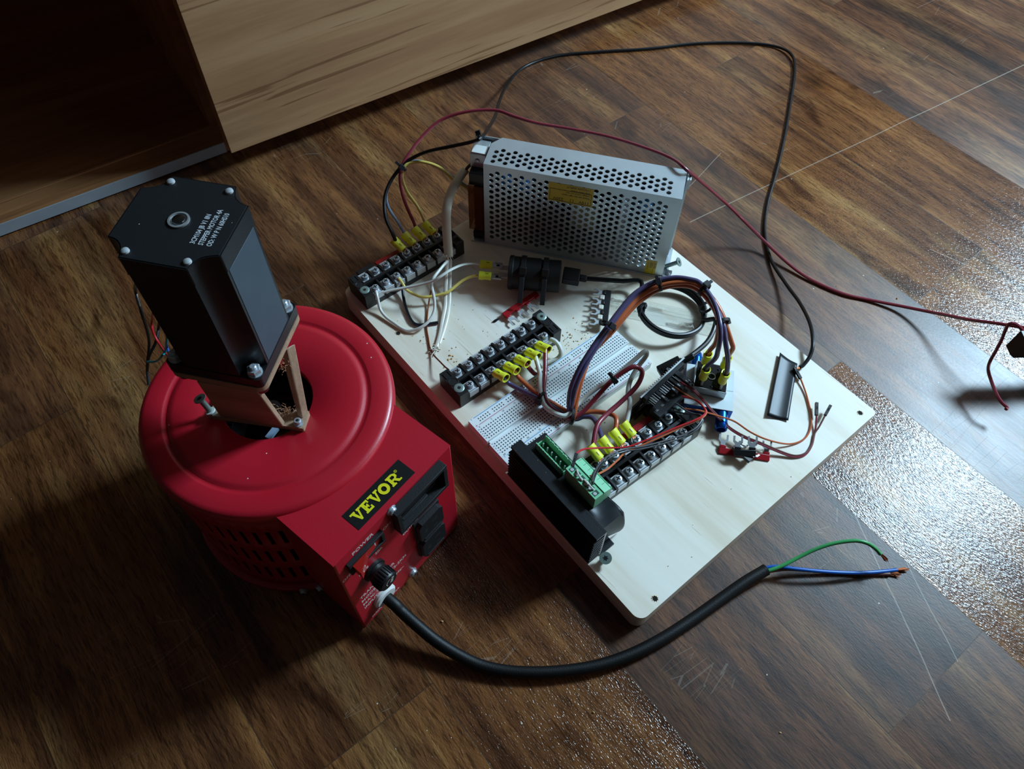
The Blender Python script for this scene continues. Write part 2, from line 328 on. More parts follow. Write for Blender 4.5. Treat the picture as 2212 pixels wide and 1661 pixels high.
# ================================================================ cabinet (x along its front, y into it)
cab = empty('cabinet', (15, 681, 0), math.radians(-6.3), 'low teak veneer sideboard with grey edged base standing behind the project board', 'cabinet')
MB().b2((-700, 0, 2), (900, 470, 15), 'veneer_in').build('base_panel', cab)
MB().b2((-700, -1.2, 2), (0, -.05, 15.2), 'edge').build('edge_strip', cab)
MB().b2((-700, 30, 15), (-.5, 34, 16.5), 'veneer_in').build('track_rail', cab, bevel=.4)
MB().b2((-2, 34, 15), (17, 468, 620), 'veneer_in').build('divider_panel', cab)
MB().b2((-700, 462, 15), (900, 470, 620), 'veneer_in').build('back_panel', cab)
MB().b2((-700, -20, 620), (900, 470, 640), 'veneer').build('top_panel', cab)
MB().b2((-718, 0, 2), (-700, 470, 640), 'veneer_in').build('side_panel', cab)
MB().b2((-2, -38.5, 27), (900, -19, 618), 'veneer').build('door', cab, bevel=.6)
m = MB()
for dx, a in ((0, .5), (14, -.4)): m.tube([(-330+dx, 300, 60), (-326+dx, 296, 72), (-322+dx+a*8, 298, 84)], 2.2, 'zinc')
tag(m.build('hinge_clip', cab), 'faint metal clips inside the dark compartment')

# ================================================================ pine board
def rrect(x0, y0, x1, y1, r, n=6, r4=None):
    P = []
    for k, (sx, sy, a0) in enumerate(((1, 1, 0), (-1, 1, 90), (-1, -1, 180), (1, -1, 270))):
        if r4: r = r4[k]
        cx = x1-r if sx > 0 else x0+r; cy = y1-r if sy > 0 else y0+r
        P += [(cx+r*math.cos(math.radians(a0+90*k/n)), cy+r*math.sin(math.radians(a0+90*k/n))) for k in range(n+1)]
    return P
BW, BL = 290.5, 409.2
bd = MB().prism(rrect(0, 0, BW, BL, 9, 6, (5, 9, 8, 3.5)), 0, T, 'pine').build('pine_board', bevel=1.6)
tag(bd, 'pale pine board lying on the floor and carrying all the electronics', 'board')
for x, y, z in ((13.0, 332.9, 20.7), (278.5, 9.1, 20.7), (21.4, 5.8, 20.7)):
    m = MB(); m.lathe([(2.0, -.01), (2.0, .12)], 'hole', 14, TR((x, y, z)))
    for k in range(9): a = k*.7; m.add([(x+2*math.cos(a), y+2*math.sin(a), z+.1), (x+2.9*math.cos(a+.2), y+2.9*math.sin(a+.2), z+.2), (x+2*math.cos(a+.5), y+2*math.sin(a+.5), z+.9)], [(0, 1, 2)], 'chip')
    tag(m.build('screw_hole', bd, origin=(x, y, z)), 'splintered empty screw hole')

# ================================================================ shared small parts
def torx_mesh(mb, X, r=4.6):
    mb.lathe([(r*.5, -2), (r, -.3), (r, 0), (r*.86, .35), (r*.5, .35)], 'torx', 28, X, (True, True))
    star = [((r*.46 if k % 2 == 0 else r*.25)*math.cos(k*math.pi/6), (r*.46 if k % 2 == 0 else r*.25)*math.sin(k*math.pi/6)) for k in range(12)]
    mb.prism(star, .36, .42, 'hole', X)
def pan_mesh(mb, X, r=3.3, m='zinc', h=2.4):
    mb.lathe([(r, 0), (r, h*.5), (r*.85, h*.85), (r*.45, h)], m, 20, X)
    for a in (0, math.pi/2): mb.box((0, 0, h+.03), (r*1.15, r*.3, .12), 'hole', X @ RZ(a))
# ---- terminal blocks
def tb_body():
    m = MB()
    m.b2((9, 0, 0), (106, 30, 9.5), 'black').b2((9, 13.6, 8.5), (106, 16.4, 17.5), 'black')
    for k in range(9):
        x = 9.05+12.1*k
        m.b2((x-1.0, .3, 8.5), (x+1.0, 29.7, 14.8), 'black')
        m.add([(x-.95, .3, 14.8), (x+.95, .3, 14.8), (x+.95, 4, 16.2), (x-.95, 4, 16.2), (x-.95, 26, 16.2), (x+.95, 26, 16.2), (x+.95, 29.7, 14.8), (x-.95, 29.7, 14.8)],
              [(0, 1, 2, 3), (3, 2, 5, 4), (4, 5, 6, 7), (0, 3, 4, 7), (1, 6, 5, 2)], 'black')
    for a, b in ((0, 9.2), (105.8, 115)): m.b2((a, 0, 0), (b, 30, 18), 'black')
    for cx, sgn in ((4.4, 1), (110.6, -1)):
        cy = 15.5 if sgn > 0 else 14.5
        m.lathe([(3.6, 18.0), (3.6, 18.06)], 'hole', 24, TR((cx, cy, 0)))
        m.lathe([(3.6, 18.05), (4.0, 18.5), (4.3, 18.05)], 'black', 24, TR((cx, cy, 0)), (False, False))
        m.box((cx, cy+sgn*9, 18.03), (4.5, 5.2, .06), 'hole'); m.box((cx-2.6, cy+sgn*9, 18.2), (.6, 6.4, .8), 'black').box((cx+2.6, cy+sgn*9, 18.2), (.6, 6.4, .8), 'black')
    return m
tb0 = None
def terminal_block(loc, rz, label, skip=()):
    global tb0
    t = empty('terminal_block', loc, rz, label, 'terminal block', 'eight way black screw terminal blocks')
    if tb0 is None:
        b = tb_body().build('block_body', t, bevel=.35)
        m = MB().box((0, 0, .5), (9.6, 9.6, 1.), 'tin').b2((-4.8, -6.4, -6), (4.8, -5.2, 1), 'tin'); pl = m.build('terminal_plate', t, bevel=.2)
        m = MB(); m.lathe([(3.9, 0), (3.9, .7), (3.3, .7)], 'zinc', 20); pan_mesh(m, TR((0, 0, .7)), 3.5, h=2.7); sc = m.build('terminal_screw', pl)
        m = MB(); torx_mesh(m, Matrix.Identity(4)); tx = m.build('mounting_screw', t)
        tb0 = (b, pl, sc, tx)
    else: b, pl, sc, tx = tb0; inst(b, t, (0, 0, 0))
    first = t.children and pl.parent is t
    for k in range(8):
        for row in (0, 1):
            pos = (15.1+12.1*k, 6.2 if row == 0 else 23.8, 12.5); r = 0 if row == 0 else math.pi
            if first and k == 0 and row == 0: pl.location = V(pos)*S; sc.location = (0, 0, S); continue
            q = inst(pl, t, pos, r); inst(sc, q, (0, 0, 1), .4*k+row)
    for k, pos in enumerate(((4.6, 7.5, 18.4), (110.4, 22.5, 18.4))):
        if first and k == 0: tx.location = V(pos)*S
        else: inst(tx, t, pos)
    return t
TBA = (6.5, 374, T); TBB = (9.4, 231.9, T); TBC = (34.6, 86.4, T); RC = math.radians(-2)
terminal_block(TBA, 0, 'black terminal block at the far left corner with yellow crimps along its far side')
terminal_block(TBB, 0, 'black terminal block beside the breadboard with yellow crimps along its near side')
terminal_block(TBC, RC, 'black terminal block next to the heatsink, its left end under the green connector')
def scr(blk, i, row):
    """top of terminal i (1..8) of a block, row 0 near, 1 far"""
    o, a = {'A': (TBA, 0), 'B': (TBB, 0), 'C': (TBC, RC)}[blk]; x = 15.1+12.1*(i-1); y = 6.2 if row == 0 else 23.8
    return V((o[0]+x*math.cos(a)-y*math.sin(a), o[1]+x*math.sin(a)+y*math.cos(a), T+14.6))

# ---- crimped terminals and wires
def crimp(parent, pos, d, up=(0, 0, 1), L=14., start=4.6, flat=.85, wire_out=None, kind='fork', r=4.1, m='crimp'):
    """yellow sleeved terminal: metal tongue at pos, sleeve along d"""
    pos = V(pos); d = V(d).normalized(); F = frame(pos, d, up)
    mb = MB()
    if kind == 'fork':
        for sx in (-1, 1): mb.b2((sx*3.4-(1.1 if sx < 0 else .6), -.35, -3), (sx*3.4+(.6 if sx < 0 else 1.1), .35, 2.4), 'tin', F)
        mb.prism([(-4.5, 1.5), (4.5, 1.5), (2.6, 4.8), (-2.6, 4.8)], -.35, .35, 'tin', F @ RX(math.pi/2) @ Matrix.Diagonal((1, 1, -1, 1)))
        mb.b2((-2.3, -.4, 4), (2.3, .4, start+.5), 'tin', F)
        for k in range(5): mb.tube([F @ V((-1.6+.8*k, .5, start+.4)), F @ V((-2.+k, 1.1, 2.4)), F @ V((-2.2+1.1*k, .6, .8))], .28, 'copper', 5, 3)
    else:
        mb.b2((-3.1, -.4, -9), (3.1, .4, start), 'tin', F); mb.b2((-3.3, .3, -8.5), (-2.2, 1.5, -1), 'tin', F); mb.b2((2.2, .3, -8.5), (3.3, 1.5, -1), 'tin', F)
        mb.b2((-1.1, .45, -6), (1.1, .6, -3), 'hole', F)
    G = F @ Matrix.Diagonal((1.06, flat, 1, 1))
    mb.lathe([(r*.62, start), (r*.97, start+.2), (r, start+1), (r*.94, start+L*.42), (r*.9, start+L*.5), (r*1.04, start+L*.66), (r*1.06, start+L-.2), (r*.97, start+L), (r*.80, start+L-.2)], m, 24, G, (True, False))
    mb.lathe([(r*.80, start+L-.2), (r*.70, start+L*.66), (0.01, start+L*.6)], 'crimpin', 24, G, (False, False))
    mb.box((0, r*flat*.90, start+L*.36), (r*.24, .5, L*.26), 'crimpin', F)
    return mb.build('crimp_terminal', parent, origin=tuple(pos))
def wire(name, label, pts, r, m, cat='wire', group=None, n=8, sub=6, crimps=(), ends=None, flat=1.):
    """one wire as one thing; crimps = [(pos, dir, up, kind)]"""
    o = tuple(pts[0]); mb = MB().tube(pts, r, m, n, sub, flat=flat)
    if ends:                                       # bare copper strands at an end
        for e, ln in ends:
            a, b = (V(pts[-1]), V(pts[-2])) if e else (V(pts[0]), V(pts[1])); d = (a-b).normalized()
            for k in range(7):
                q = V((random.uniform(-1, 1), random.uniform(-1, 1), random.uniform(-.6, 1)))
                mb.tube([a-d*.5+q*r*.3, a+d*ln*.5+q*r*.6, a+d*ln*random.uniform(.8, 1.1)+q*r*random.uniform(.4, 1.3)], r*.22, 'copper', 5, 3)
    w = mb.build(name, origin=o); tag(w, label, cat, group)
    for c in crimps: crimp(w, *c)
    return w
def dupont(parent, p0, p1, wdt=2.5, m='blackm'):
    """black single pin housing from p0 (wire end) to p1"""
    p0, p1 = V(p0), V(p1); F = frame(p0, p1-p0); L = (p1-p0).length
    mb = MB().b2((-wdt/2, -wdt/2, 0), (wdt/2, wdt/2, L), m, F).box((0, 0, L+.03), (1.1, 1.1, .06), 'hole', F)
    mb.box((0, wdt/2+.03, L*.55), (1.1, .08, 3), 'hole', F)
    return mb.build('pin_housing', parent, bevel=.15, origin=tuple(p0))
def cable_tie(c, axis, r, label, rz=0., head=True, tail=7, sq=1., w=2.6, parent=None):
    """thin black band looped around a bundle, with its square lock"""
    F = frame(c, axis) @ RZ(rz); mb = MB(); n = 24
    for rr0, rr1 in ((r, r+1.1),):
        vs = []; 
        for k in range(n):
            a = 2*math.pi*k/n; ca, sa = math.cos(a), math.sin(a)*sq
            vs += [(rr0*ca, rr0*sa, -w/2), (rr1*ca, rr1*sa, -w/2), (rr1*ca, rr1*sa, w/2), (rr0*ca, rr0*sa, w/2)]
        fs = [(4*k+j, 4*k+(j+1) % 4, 4*((k+1) % n)+(j+1) % 4, 4*((k+1) % n)+j) for k in range(n) for j in range(4)]
        mb.add(vs, fs, 'blackm', F)
    mb.b2((r-.2, -2.6, -2.3), (r+3.9, 2.4, 2.3), 'blackm', F)
    if tail: mb.b2((r+.8, -2.6-tail, -w/2), (r+2.0, 2.6, w/2), 'blackm', F)
    t = mb.build('cable_tie', parent, origin=tuple(c), bevel=.2)
    if parent is None: tag(t, label, 'cable tie', 'black cable ties')
    return t

# ================================================================ solderless breadboard
def breadboard():
    x0, x1, y0, y1, z0, z1 = 3.4, 168.5, 158.5, 213.1, T, 29.2
    t = empty('breadboard', (x0, y0, T), 0, 'white solderless breadboard with blue and red rail lines lying across the pine board', 'breadboard')
    L, Wd, H = x1-x0, y1-y0, z1-z0
    def holes(m, rows, xs, X0=3.84):
        for y in rows:
            for x in xs:
                m.box((x, y, H+.02), (1.15, 1.15, .05), 'bhole')  # dark squares on top, painted as the shade inside the holes
                m.add([(x-.95, y+.95, H+.01), (x+.95, y+.95, H+.01), (x+.58, y+.58, H+.03), (x-.58, y+.58, H+.03)], [(0, 1, 2, 3)], 'bread')
    p = 2.54; X0 = 3.84
    m = MB()
    m.prism([(0, 9.6), (L, 9.6), (L, 24.3), (L-.0, 26.2), (L+0, 45), (0, 45)], 0, H, 'bread')
    a0 = 41.2                                    # row A
    rowsA = [a0-k*p for k in range(5)]; rowsF = [a0-17.78-k*p for k in range(5)]
    m2 = MB().b2((0, 28.9, 0), (L, 45, H), 'bread'); holes(m2, rowsA, [X0+k*p for k in range(63)])
    for k in range(0, 61, 5): m2.text(str(k) if k else '0', 2.3, 'mark', TR((X0+k*p, a0+2.0, H+.02)), .02, 'CENTER')
    for k, c in enumerate('ABCDE'):
        m2.text(c, 2.1, 'mark', TR((1.0, rowsA[k]+.9, H+.02)) @ RZ(-math.pi/2), .02, 'CENTER')
    for k, c in enumerate('JIHGF'): m2.text(c, 2.1, 'mark', TR((L-1.2, rowsA[k]-.9, H+.02)) @ RZ(math.pi/2), .02, 'CENTER')
    m2.build('terminal_strip', t, bevel=.3)
    m3 = MB().b2((0, 9.6, 0), (L, 25.7, H), 'bread').b2((2, 25.7, 0), (L-2, 28.9, H-2.6), 'bread'); holes(m3, rowsF, [X0+k*p for k in range(63)])
    for k in range(0, 61, 5): m3.text(str(60-k), 2.3, 'mark', TR((X0+k*p, rowsF[4]-2.0, H+.02)) @ RZ(math.pi), .02, 'CENTER')
    for k, c in enumerate('FGHIJ'): m3.text(c, 2.1, 'mark', TR((1.0, rowsF[k]+.9, H+.02)) @ RZ(-math.pi/2), .02, 'CENTER')
    for k, c in enumerate('EDCBA'): m3.text(c, 2.1, 'mark', TR((L-1.2, rowsF[k]-.9, H+.02)) @ RZ(math.pi/2), .02, 'CENTER')
    m3.build('terminal_strip', t, bevel=.3)
    for ya, yb, flip in ((45.1, 54.6, 0), (0, 9.5, 1)):
        r = MB().b2((0, ya, 0), (L, yb, H), 'bread'); c = (ya+yb)/2
        xs = [8.2+p*(6*g+k) for g in range(10) for k in range(5)]
        holes(r, (c+1.27, c-1.27), xs)
        bl, rl = (yb-.7, ya+.9) if not flip else (yb-.9, ya+.7)
        r.b2((5, bl-.3, H), (L-5, bl+.3, H+.05), 'blue_l').b2((5, rl-.25, H), (L-5, rl+.25, H+.05), 'red_l')
        for x in (2.6, L-2.6):
            r.box((x, bl, H+.03), (.35, 1.9, .05), 'blue_l'); r.box((x, rl+.4, H+.03), (1.9, .35, .05), 'red_l').box((x, rl+.4, H+.03), (.35, 1.9, .06), 'red_l')
        r.build('power_rail', t, bevel=.3)
    return t
breadboard()

# ================================================================ perforated power supply (x along, y into, z up)
PSA = -0.9272
psu = empty('power_supply', (146.7, 372.9, T), PSA, 'perforated silver metal power supply standing on its edge at the back of the board', 'power supply')
def perforated(m, W, H, zlo, zhi, F, x0=4.5, x1=None, a=6.6, r=2.25, blank=()):
    """sheet W x H in the local xy plane of F with round holes punched between zlo and zhi"""
    x1 = x1 or W-5; w = a*.866; nc = int((x1-x0)/w); nr = int((zhi-zlo)/a); x1 = x0+nc*w
    q = lambda A, B: m.add([(A[0], A[1], 0), (B[0], A[1], 0), (B[0], B[1], 0), (A[0], B[1], 0)], [(0, 1, 2, 3)], 'gal', F)
    q((0, 0), (x0, H)); q((x1, 0), (W, H)); q((x0, 0), (x1, zlo)); q((x0, zlo+nr*a+a/2), (x1, H))
    circ = [(r*math.cos(math.radians(22.5+45*k)), r*math.sin(math.radians(22.5+45*k))) for k in range(8)]
    c12 = [(r*math.cos(2*math.pi*(k+.5)/16), r*math.sin(2*math.pi*(k+.5)/16)) for k in range(16)]
    def bord(k):
        an = 2*math.pi*(k+.5)/16; c, s_ = math.cos(an), math.sin(an); t_ = min((w/2)/abs(c), (a/2)/abs(s_)); return (c*t_, s_*t_)
    B16 = [bord(k) for k in range(16)]
    cor = {1: (1, 1), 5: (-1, 1), 9: (-1, -1), 13: (1, -1)}
    for j in range(nc):
        sh = a/2 if j % 2 else 0; cx = x0+(j+.5)*w
        if sh: q((x0+j*w, zlo), (x0+(j+1)*w, zlo+sh))
        else: q((x0+j*w, zlo+nr*a), (x0+(j+1)*w, zlo+nr*a+a/2))
        for i in range(nr):
            cy = zlo+sh+(i+.5)*a
            if any(b[0] < cx < b[2] and b[1] < cy < b[3] for b in blank):
                q((cx-w/2, cy-a/2), (cx+w/2, cy+a/2)); continue
            vs = [(cx+u_, cy+v_, 0) for u_, v_ in B16]+[(cx+u_, cy+v_, 0) for u_, v_ in c12]+[(cx+u_, cy+v_, -.9) for u_, v_ in c12]
            fs = [(k, (k+1) % 16, 16+(k+1) % 16, 16+k) for k in range(16)]+[(16+k, 16+(k+1) % 16, 32+(k+1) % 16, 32+k) for k in range(16)]
            n0 = len(vs); vs += [(cx+sx*w/2, cy+sy*a/2, 0) for sx, sy in ((1, 1), (-1, 1), (-1, -1), (1, -1))]
            ks = [[k for k in range(16) if abs(abs(B16[k][0])-w/2) < 1e-6 and B16[k][0]*sx > 0 and B16[k][1]*sy > 0] for sx, sy in ((1, 1), (-1, 1), (-1, -1), (1, -1))]
            for c_, (sx, sy) in enumerate(((1, 1), (-1, 1), (-1, -1), (1, -1))):
                A_ = max((k for k in range(16) if abs(abs(B16[k][0])-w/2) < 1e-6 and B16[k][0]*sx > 0 and B16[k][1]*sy > 0), key=lambda k: abs(B16[k][1]))
                C_ = max((k for k in range(16) if abs(abs(B16[k][1])-a/2) < 1e-6 and B16[k][0]*sx > 0 and B16[k][1]*sy > 0), key=lambda k: abs(B16[k][0]))
                fs.append((A_, n0+c_, C_))
            m.add(vs, fs, 'gal', F)
PW, PH, PD = 180., 101., 39.3
m = MB()
perforated(m, PW, PH-.6, 6, PH-6, TR((0, 0, 1)) @ RX(math.pi/2))                       # broad face towards the viewer
perforated(m, PW, PD-10, 2.5, 27, TR((0, 0, PH)))                                       # narrow top
m.add([(0, PD-10, PH), (PW, PD-10, PH), (PW, PD, PH), (8, PD, PH)], [(0, 1, 2, 3)], 'gal')
m.b2((0, 1, .2), (PW, 1.9, 3), 'gal')
cov = m.build('perforated_cover', psu)
m = MB().b2((-18, PD-1.4, 0), (PW+4, PD, PH-1), 'gal').b2((-14, -1.5, 0), (PW+6, PD, 1.2), 'gal').b2((PW+1, PD-11, 2), (PW+2.4, PD, PH-2), 'gal').b2((PW+.5, PD-9, PH-14), (PW+5, PD-1, PH-3), 'gal')
m.build('chassis', psu, bevel=.3)
m = MB().b2((-17, PD-24, 82), (-2, PD-3, 97), 'gal').b2((-16, PD-23, 97), (-2, PD-12, 98.2), 'white'); m.lathe([(2.2, 0), (2.2, 1), (1.2, 1.4)], 'gal', 14, TR((-10, PD-24, 90)) @ RX(math.pi/2)); m.build('end_bracket', psu, bevel=.4)
m = MB().b2((-16, 6, 68), (0, 24, 82), 'black').b2((-11, 4, 14), (0, 27, 68), 'black')
for k in range(7): m.b2((-13, 8, 15+k*7.6), (-11, 25, 16.2+k*7.6), 'black')
ts = m.build('terminal_strip', psu, bevel=.5)
for k in range(7):
    q = MB().box((0, 0, 0), (1, 11, 5.5), 'brass'); pan_mesh(q, TR((-.5, 0, 0)) @ RY(-math.pi/2), 2.6, 'brass', 1.8); q.build('terminal_screw', ts, loc=(-11.6, 14, 19.6+k*7.6))
MB().b2((-16.4, 3, 13.5), (-15.6, 27, 70), 'amber').b2((-16.4, 2.3, 13.5), (-2, 3, 70), 'amber').build('terminal_cover', ts)
m = MB().lathe([(14, 0), (16.5, .8), (17, 3), (15.5, 6), (8, 7)], 'gblack', 40, TR((-4, 30, 21)) @ RY(-math.pi/2) @ RX(.15)); tag(m.build('round_disc', psu), 'glossy black round disc behind the terminal strip')
m = MB().b2((-13, 3, 1.2), (-3, 22, 10), 'blackm').b2((-11, 6, 9), (-4, 18, 12), 'blackm'); m.build('cable_clamp', psu, bevel=1.2)
# parts inside, seen through the holes
m = MB().b2((4, PD-4, 4), (PW-4, PD-2.6, PH-4), 'pcb'); pb = m.build('circuit_board', psu)
for k, (x, z, r, mm, h) in enumerate(((32, 38, 11, 'pcb', 26), (20, 78, 6, 'capcol', 30), (38, 76, 6, 'capcol', 30), (58, 20, 9, 'pcb', 26), (80, 18, 9, 'pcb', 26), (150, 74, 6, 'capcol', 24), (150, 40, 6, 'pcb', 24))):
    MB().lathe([(r, 0), (r, h-1), (r-.8, h)], mm, 20, TR((x, PD-4, z)) @ RX(math.pi/2)).build('capacitor', pb)
MB().b2((84, PD-28, 34), (108, PD-4, 62), 'trafo').b2((80, PD-22, 30), (112, PD-8, 66), 'pcb').build('transformer', pb)
q = MB(); 
for k in range(20): a = k*.314; q.box((0, 0, 0), (3.2, 12, 2.4), 'coil', TR((55+11*math.cos(a), PD-12, 50+11*math.sin(a))) @ RY(-a))
q.build('toroid_choke', pb)
MB().b2((128, PD-30, 8), (134, PD-4, 88), 'bare').build('inner_heatsink', pb)
def sticker(x0, z0, x1, z1, txt, name, label):
    m = MB().b2((x0, -.25, z0), (x1, -.05, z1), 'stick'); w, h = x1-x0, z1-z0
    F = TR((x1, -.27, z1)) @ RX(math.pi/2) @ RZ(math.pi)      # reads upside down
    for s, size, ux, uy in txt: m.text(s, size, 'sink', F @ TR((ux, uy, 0)), .03)
    for A in ((1.5, h*.30, w-1.5, h*.33), (1.5, h*.92, w-1.5, h*.95), (1.5, h*.30, 1.9, h*.95), (w-1.9, h*.30, w-1.5, h*.95)) if name == 'voltage_sticker' else ():
        m.b2((A[0], A[1], 0), (A[2], A[3], .03), 'sink', F)
    tag(m.build(name, psu), label)
sticker(61, 73, 102.6, 94.5, [('110V', 4.6, 3, 16.4), ('220V', 4.6, 27, 16.4), ('⎓' if 0 else '[ ]', 3.6, 17.5, 16.6), ('110/220V INPUT', 3.1, 3, 1.2), ('Please use the right input', 2.5, 3, 11.2), ('voltage switch for the', 2.5, 3, 8.2), ('local mains supply', 2.5, 3, 5.2)], 'voltage_sticker', 'yellow voltage sticker printed upside down')
m = MB().b2((162, -.25, 1.5), (172.5, -.05, 19.5), 'stick'); F = TR((162.6, -.27, 18.5)) @ RX(math.pi/2) @ RZ(-math.pi/2)
m.text('2021', 4, 'sink', F @ TR((1, 3.6, 0)), .03); m.text('1 2 3 4 5 6', 2.4, 'sink', F @ TR((1, 1.0, 0)), .03); m.b2((0, 7.2, 0), (17, 7.5, .03), 'sink', F); m.text('QC PASS', 2, 'sink', F @ TR((1, 7.9, 0)), .03)
tag(m.build('date_sticker', psu), 'small yellow date sticker')
m = MB(); F = frame((PW+2, 12, 3), (.75, .0, .62)); m.lathe([(2.1, 0), (2.1, 12), (4.6, 14.2), (4.6, 14.8)], 'torx', 24, F); star = [((2.1 if k % 2 == 0 else 1.15)*math.cos(k*math.pi/6), (2.1 if k % 2 == 0 else 1.15)*math.sin(k*math.pi/6)) for k in range(12)]; m.prism(star, 14.85, 14.9, 'hole', F)
m.build('mounting_screw', psu)
m = MB().b2((PW, -1, 0), (PW+9, 9, 2), 'gal').lathe([(2.5, 2), (2.5, 3.6), (1.4, 4)], 'zinc', 16, TR((PW+5, 4, 0))); m.build('foot_tab', psu, bevel=.4)

# ================================================================ 12 V socket adapter and USB lead
sd = V((math.cos(-.79), math.sin(-.79), 0)); sc0 = V((148.9, 298.4, 37.2))
soc = empty('charger_socket', tuple(sc0-V((0, 0, 16.5))), 0, 'black cylindrical car charger socket strapped down in front of the power supply', 'charger')
m = MB().rod(sc0-sd*25, sc0+sd*25, [(10, 0), (15.6, .3), (16.4, 1), (16.4, 4), (15.6, 5), (15.6, 30), (14.6, 31), (14.6, 34), (15.4, 35), (15.4, 49), (13, 50)], 'blackm', 40)
m.build('socket_body', soc, origin=tuple(sc0))
for k in (-1, 1):
    q = sc0-sd*25; s_ = V((-sd.y*4.6*k, sd.x*4.6*k, 0)); m = MB(); F = frame(q+s_, -sd, (0, 0, 1)); m.b2((-3, -.4, -1), (3, .4, 9), 'tin', F); m.build('blade_tab', soc, origin=tuple(q+s_))
for k in (-11, 10):
    m = MB(); F = frame(sc0+sd*k, sd)
    n = 28; vs = []
    for j in range(n):
        a = 2*math.pi*j/n; R_ = 16.0 if abs(k) == 11 else 15.9
        vs += [(R_*math.cos(a), R_*math.sin(a), -2.4), (R_*1.07*math.cos(a), R_*1.07*math.sin(a), -2.4), (R_*1.07*math.cos(a), R_*1.07*math.sin(a), 2.4), (R_*math.cos(a), R_*math.sin(a), 2.4)]
    m.add(vs, [(4*j+i, 4*j+(i+1) % 4, 4*((j+1) % n)+(i+1) % 4, 4*((j+1) % n)+i) for j in range(n) for i in range(4)], 'blackm', F)
    H = V((-sd.y, sd.x, 0)); c = sc0+sd*k-H*9+V((0, 0, 14.2)); G = frame(c, H*-.75-V((0, 0, -.55)), sd); m.b2((-3.4, -3, -3.4), (3.4, 3.4, 3.4), 'blackm', G)
    e = sc0+sd*k-H*17.4; m.b2((-.6, -2.3, 0), (.6, 2.3, 24), 'blackm', frame(c-H*6-V((0, 0, 3)), V((-H.x*.75, -H.y*.75, -.66)), sd))
    m.build('strap', soc, origin=tuple(sc0+sd*k), bevel=.3)

# ================================================================ transformer (x along its front panel, y back)
va = empty('variable_transformer', (-159.75, 130.65, 0), math.radians(12.08), 'round red metal variable transformer with a black motor mounted on its lid', 'transformer')
CX_, CY_ = 54.6, 120.4
m = MB(); n = 60; R_ = 85.2
zs = [4, 20.5, 42, 53.5, 75.5, 87, 109, 131]
def ring(z, R_=85.2): return [(CX_+R_*math.cos(2*math.pi*(k+o)/n), CY_+R_*math.sin(2*math.pi*(k+o)/n), z) for k in range(n) for o in (0, .38)]
N2 = 2*n; vs = [];
for z in zs: vs += ring(z)
fs = []
for i in range(len(zs)-1):
    for k in range(N2):
        if i in (1, 3, 5) and k % 2 == 0: continue
        fs.append((i*N2+k, i*N2+(k+1) % N2, (i+1)*N2+(k+1) % N2, (i+1)*N2+k))
m.add(vs, fs, 'red'); body = m.build('slotted_housing', va, ang=50)
md = body.modifiers.new('sheet', 'SOLIDIFY'); md.thickness = 1.2*S; md.offset = -1
MB().lathe([(60, 0), (88.5, 0), (89.5, 1.5), (89.5, 5), (88, 6), (84, 6)], 'red', 96, TR((CX_, CY_, 0))).build('base_flange', va)
MB().lathe([(30.8, 133.5), (30.8, 138.3), (31.4, 138.9), (63, 138.9), (66.3, 138.6), (67.6, 137.4), (69.6, 137.3), (70.8, 138.3), (72, 138.6), (82.5, 138.6), (85.4, 137.8), (87, 135.9), (87.4, 133), (87.4, 129.5), (85.6, 129.5), (85.4, 133), (30.8, 133.5)], 'red', 128, TR((CX_, CY_, 0)), (False, False)).build('lid', va, ang=60)
m = MB().lathe([(22, 20), (74, 20), (76, 24), (76, 92), (70, 100), (40, 102), (26, 98), (22, 90)], 'core', 72, TR((CX_, CY_, 0)))
for k in range(72):
    a = 2*math.pi*k/72; m.box((0, 0, 0), (30, .8, .8), 'gblack', TR((CX_, CY_, 102)) @ RZ(a) @ TR((50, 0, 0)))
wd = m.build('winding', va)
m = MB().b2((-5, -14, 102), (5, 30, 106), 'brass', TR((CX_, CY_, 0)) @ RZ(2.6)); m.lathe([(7, 60), (7, 128)], 'steel', 20, TR((CX_, CY_, 0))); m.build('brush_arm', wd)
bx, by, bz = (-140.7, 244.3, 124.0); 
br_ = MB(); a0 = math.radians(-12.08); dx, dy = bx+159.75, by-130.65; lx, ly = dx*math.cos(a0)-dy*math.sin(a0), dx*math.sin(a0)+dy*math.cos(a0)
br_.box((0, 0, 0), (10, 4, 3), 'bluegrey', TR((lx, ly, 124)) @ RZ(.2)).box((-11, 0, 0), (7, 5.5, 2.5), 'brass', TR((lx, ly, 124)) @ RZ(.2)); br_.box((0, 0, -14), (3, 3, 26), 'steel', TR((lx, ly, 124)))
pan_mesh(br_, TR((lx+12, ly+2, 123)), 3, 'torx'); pan_mesh(br_, TR((lx+18, ly+4, 123)), 2.6, 'brass'); tag(br_.build('brush_holder', va), 'pale brush holder seen in the lid opening')
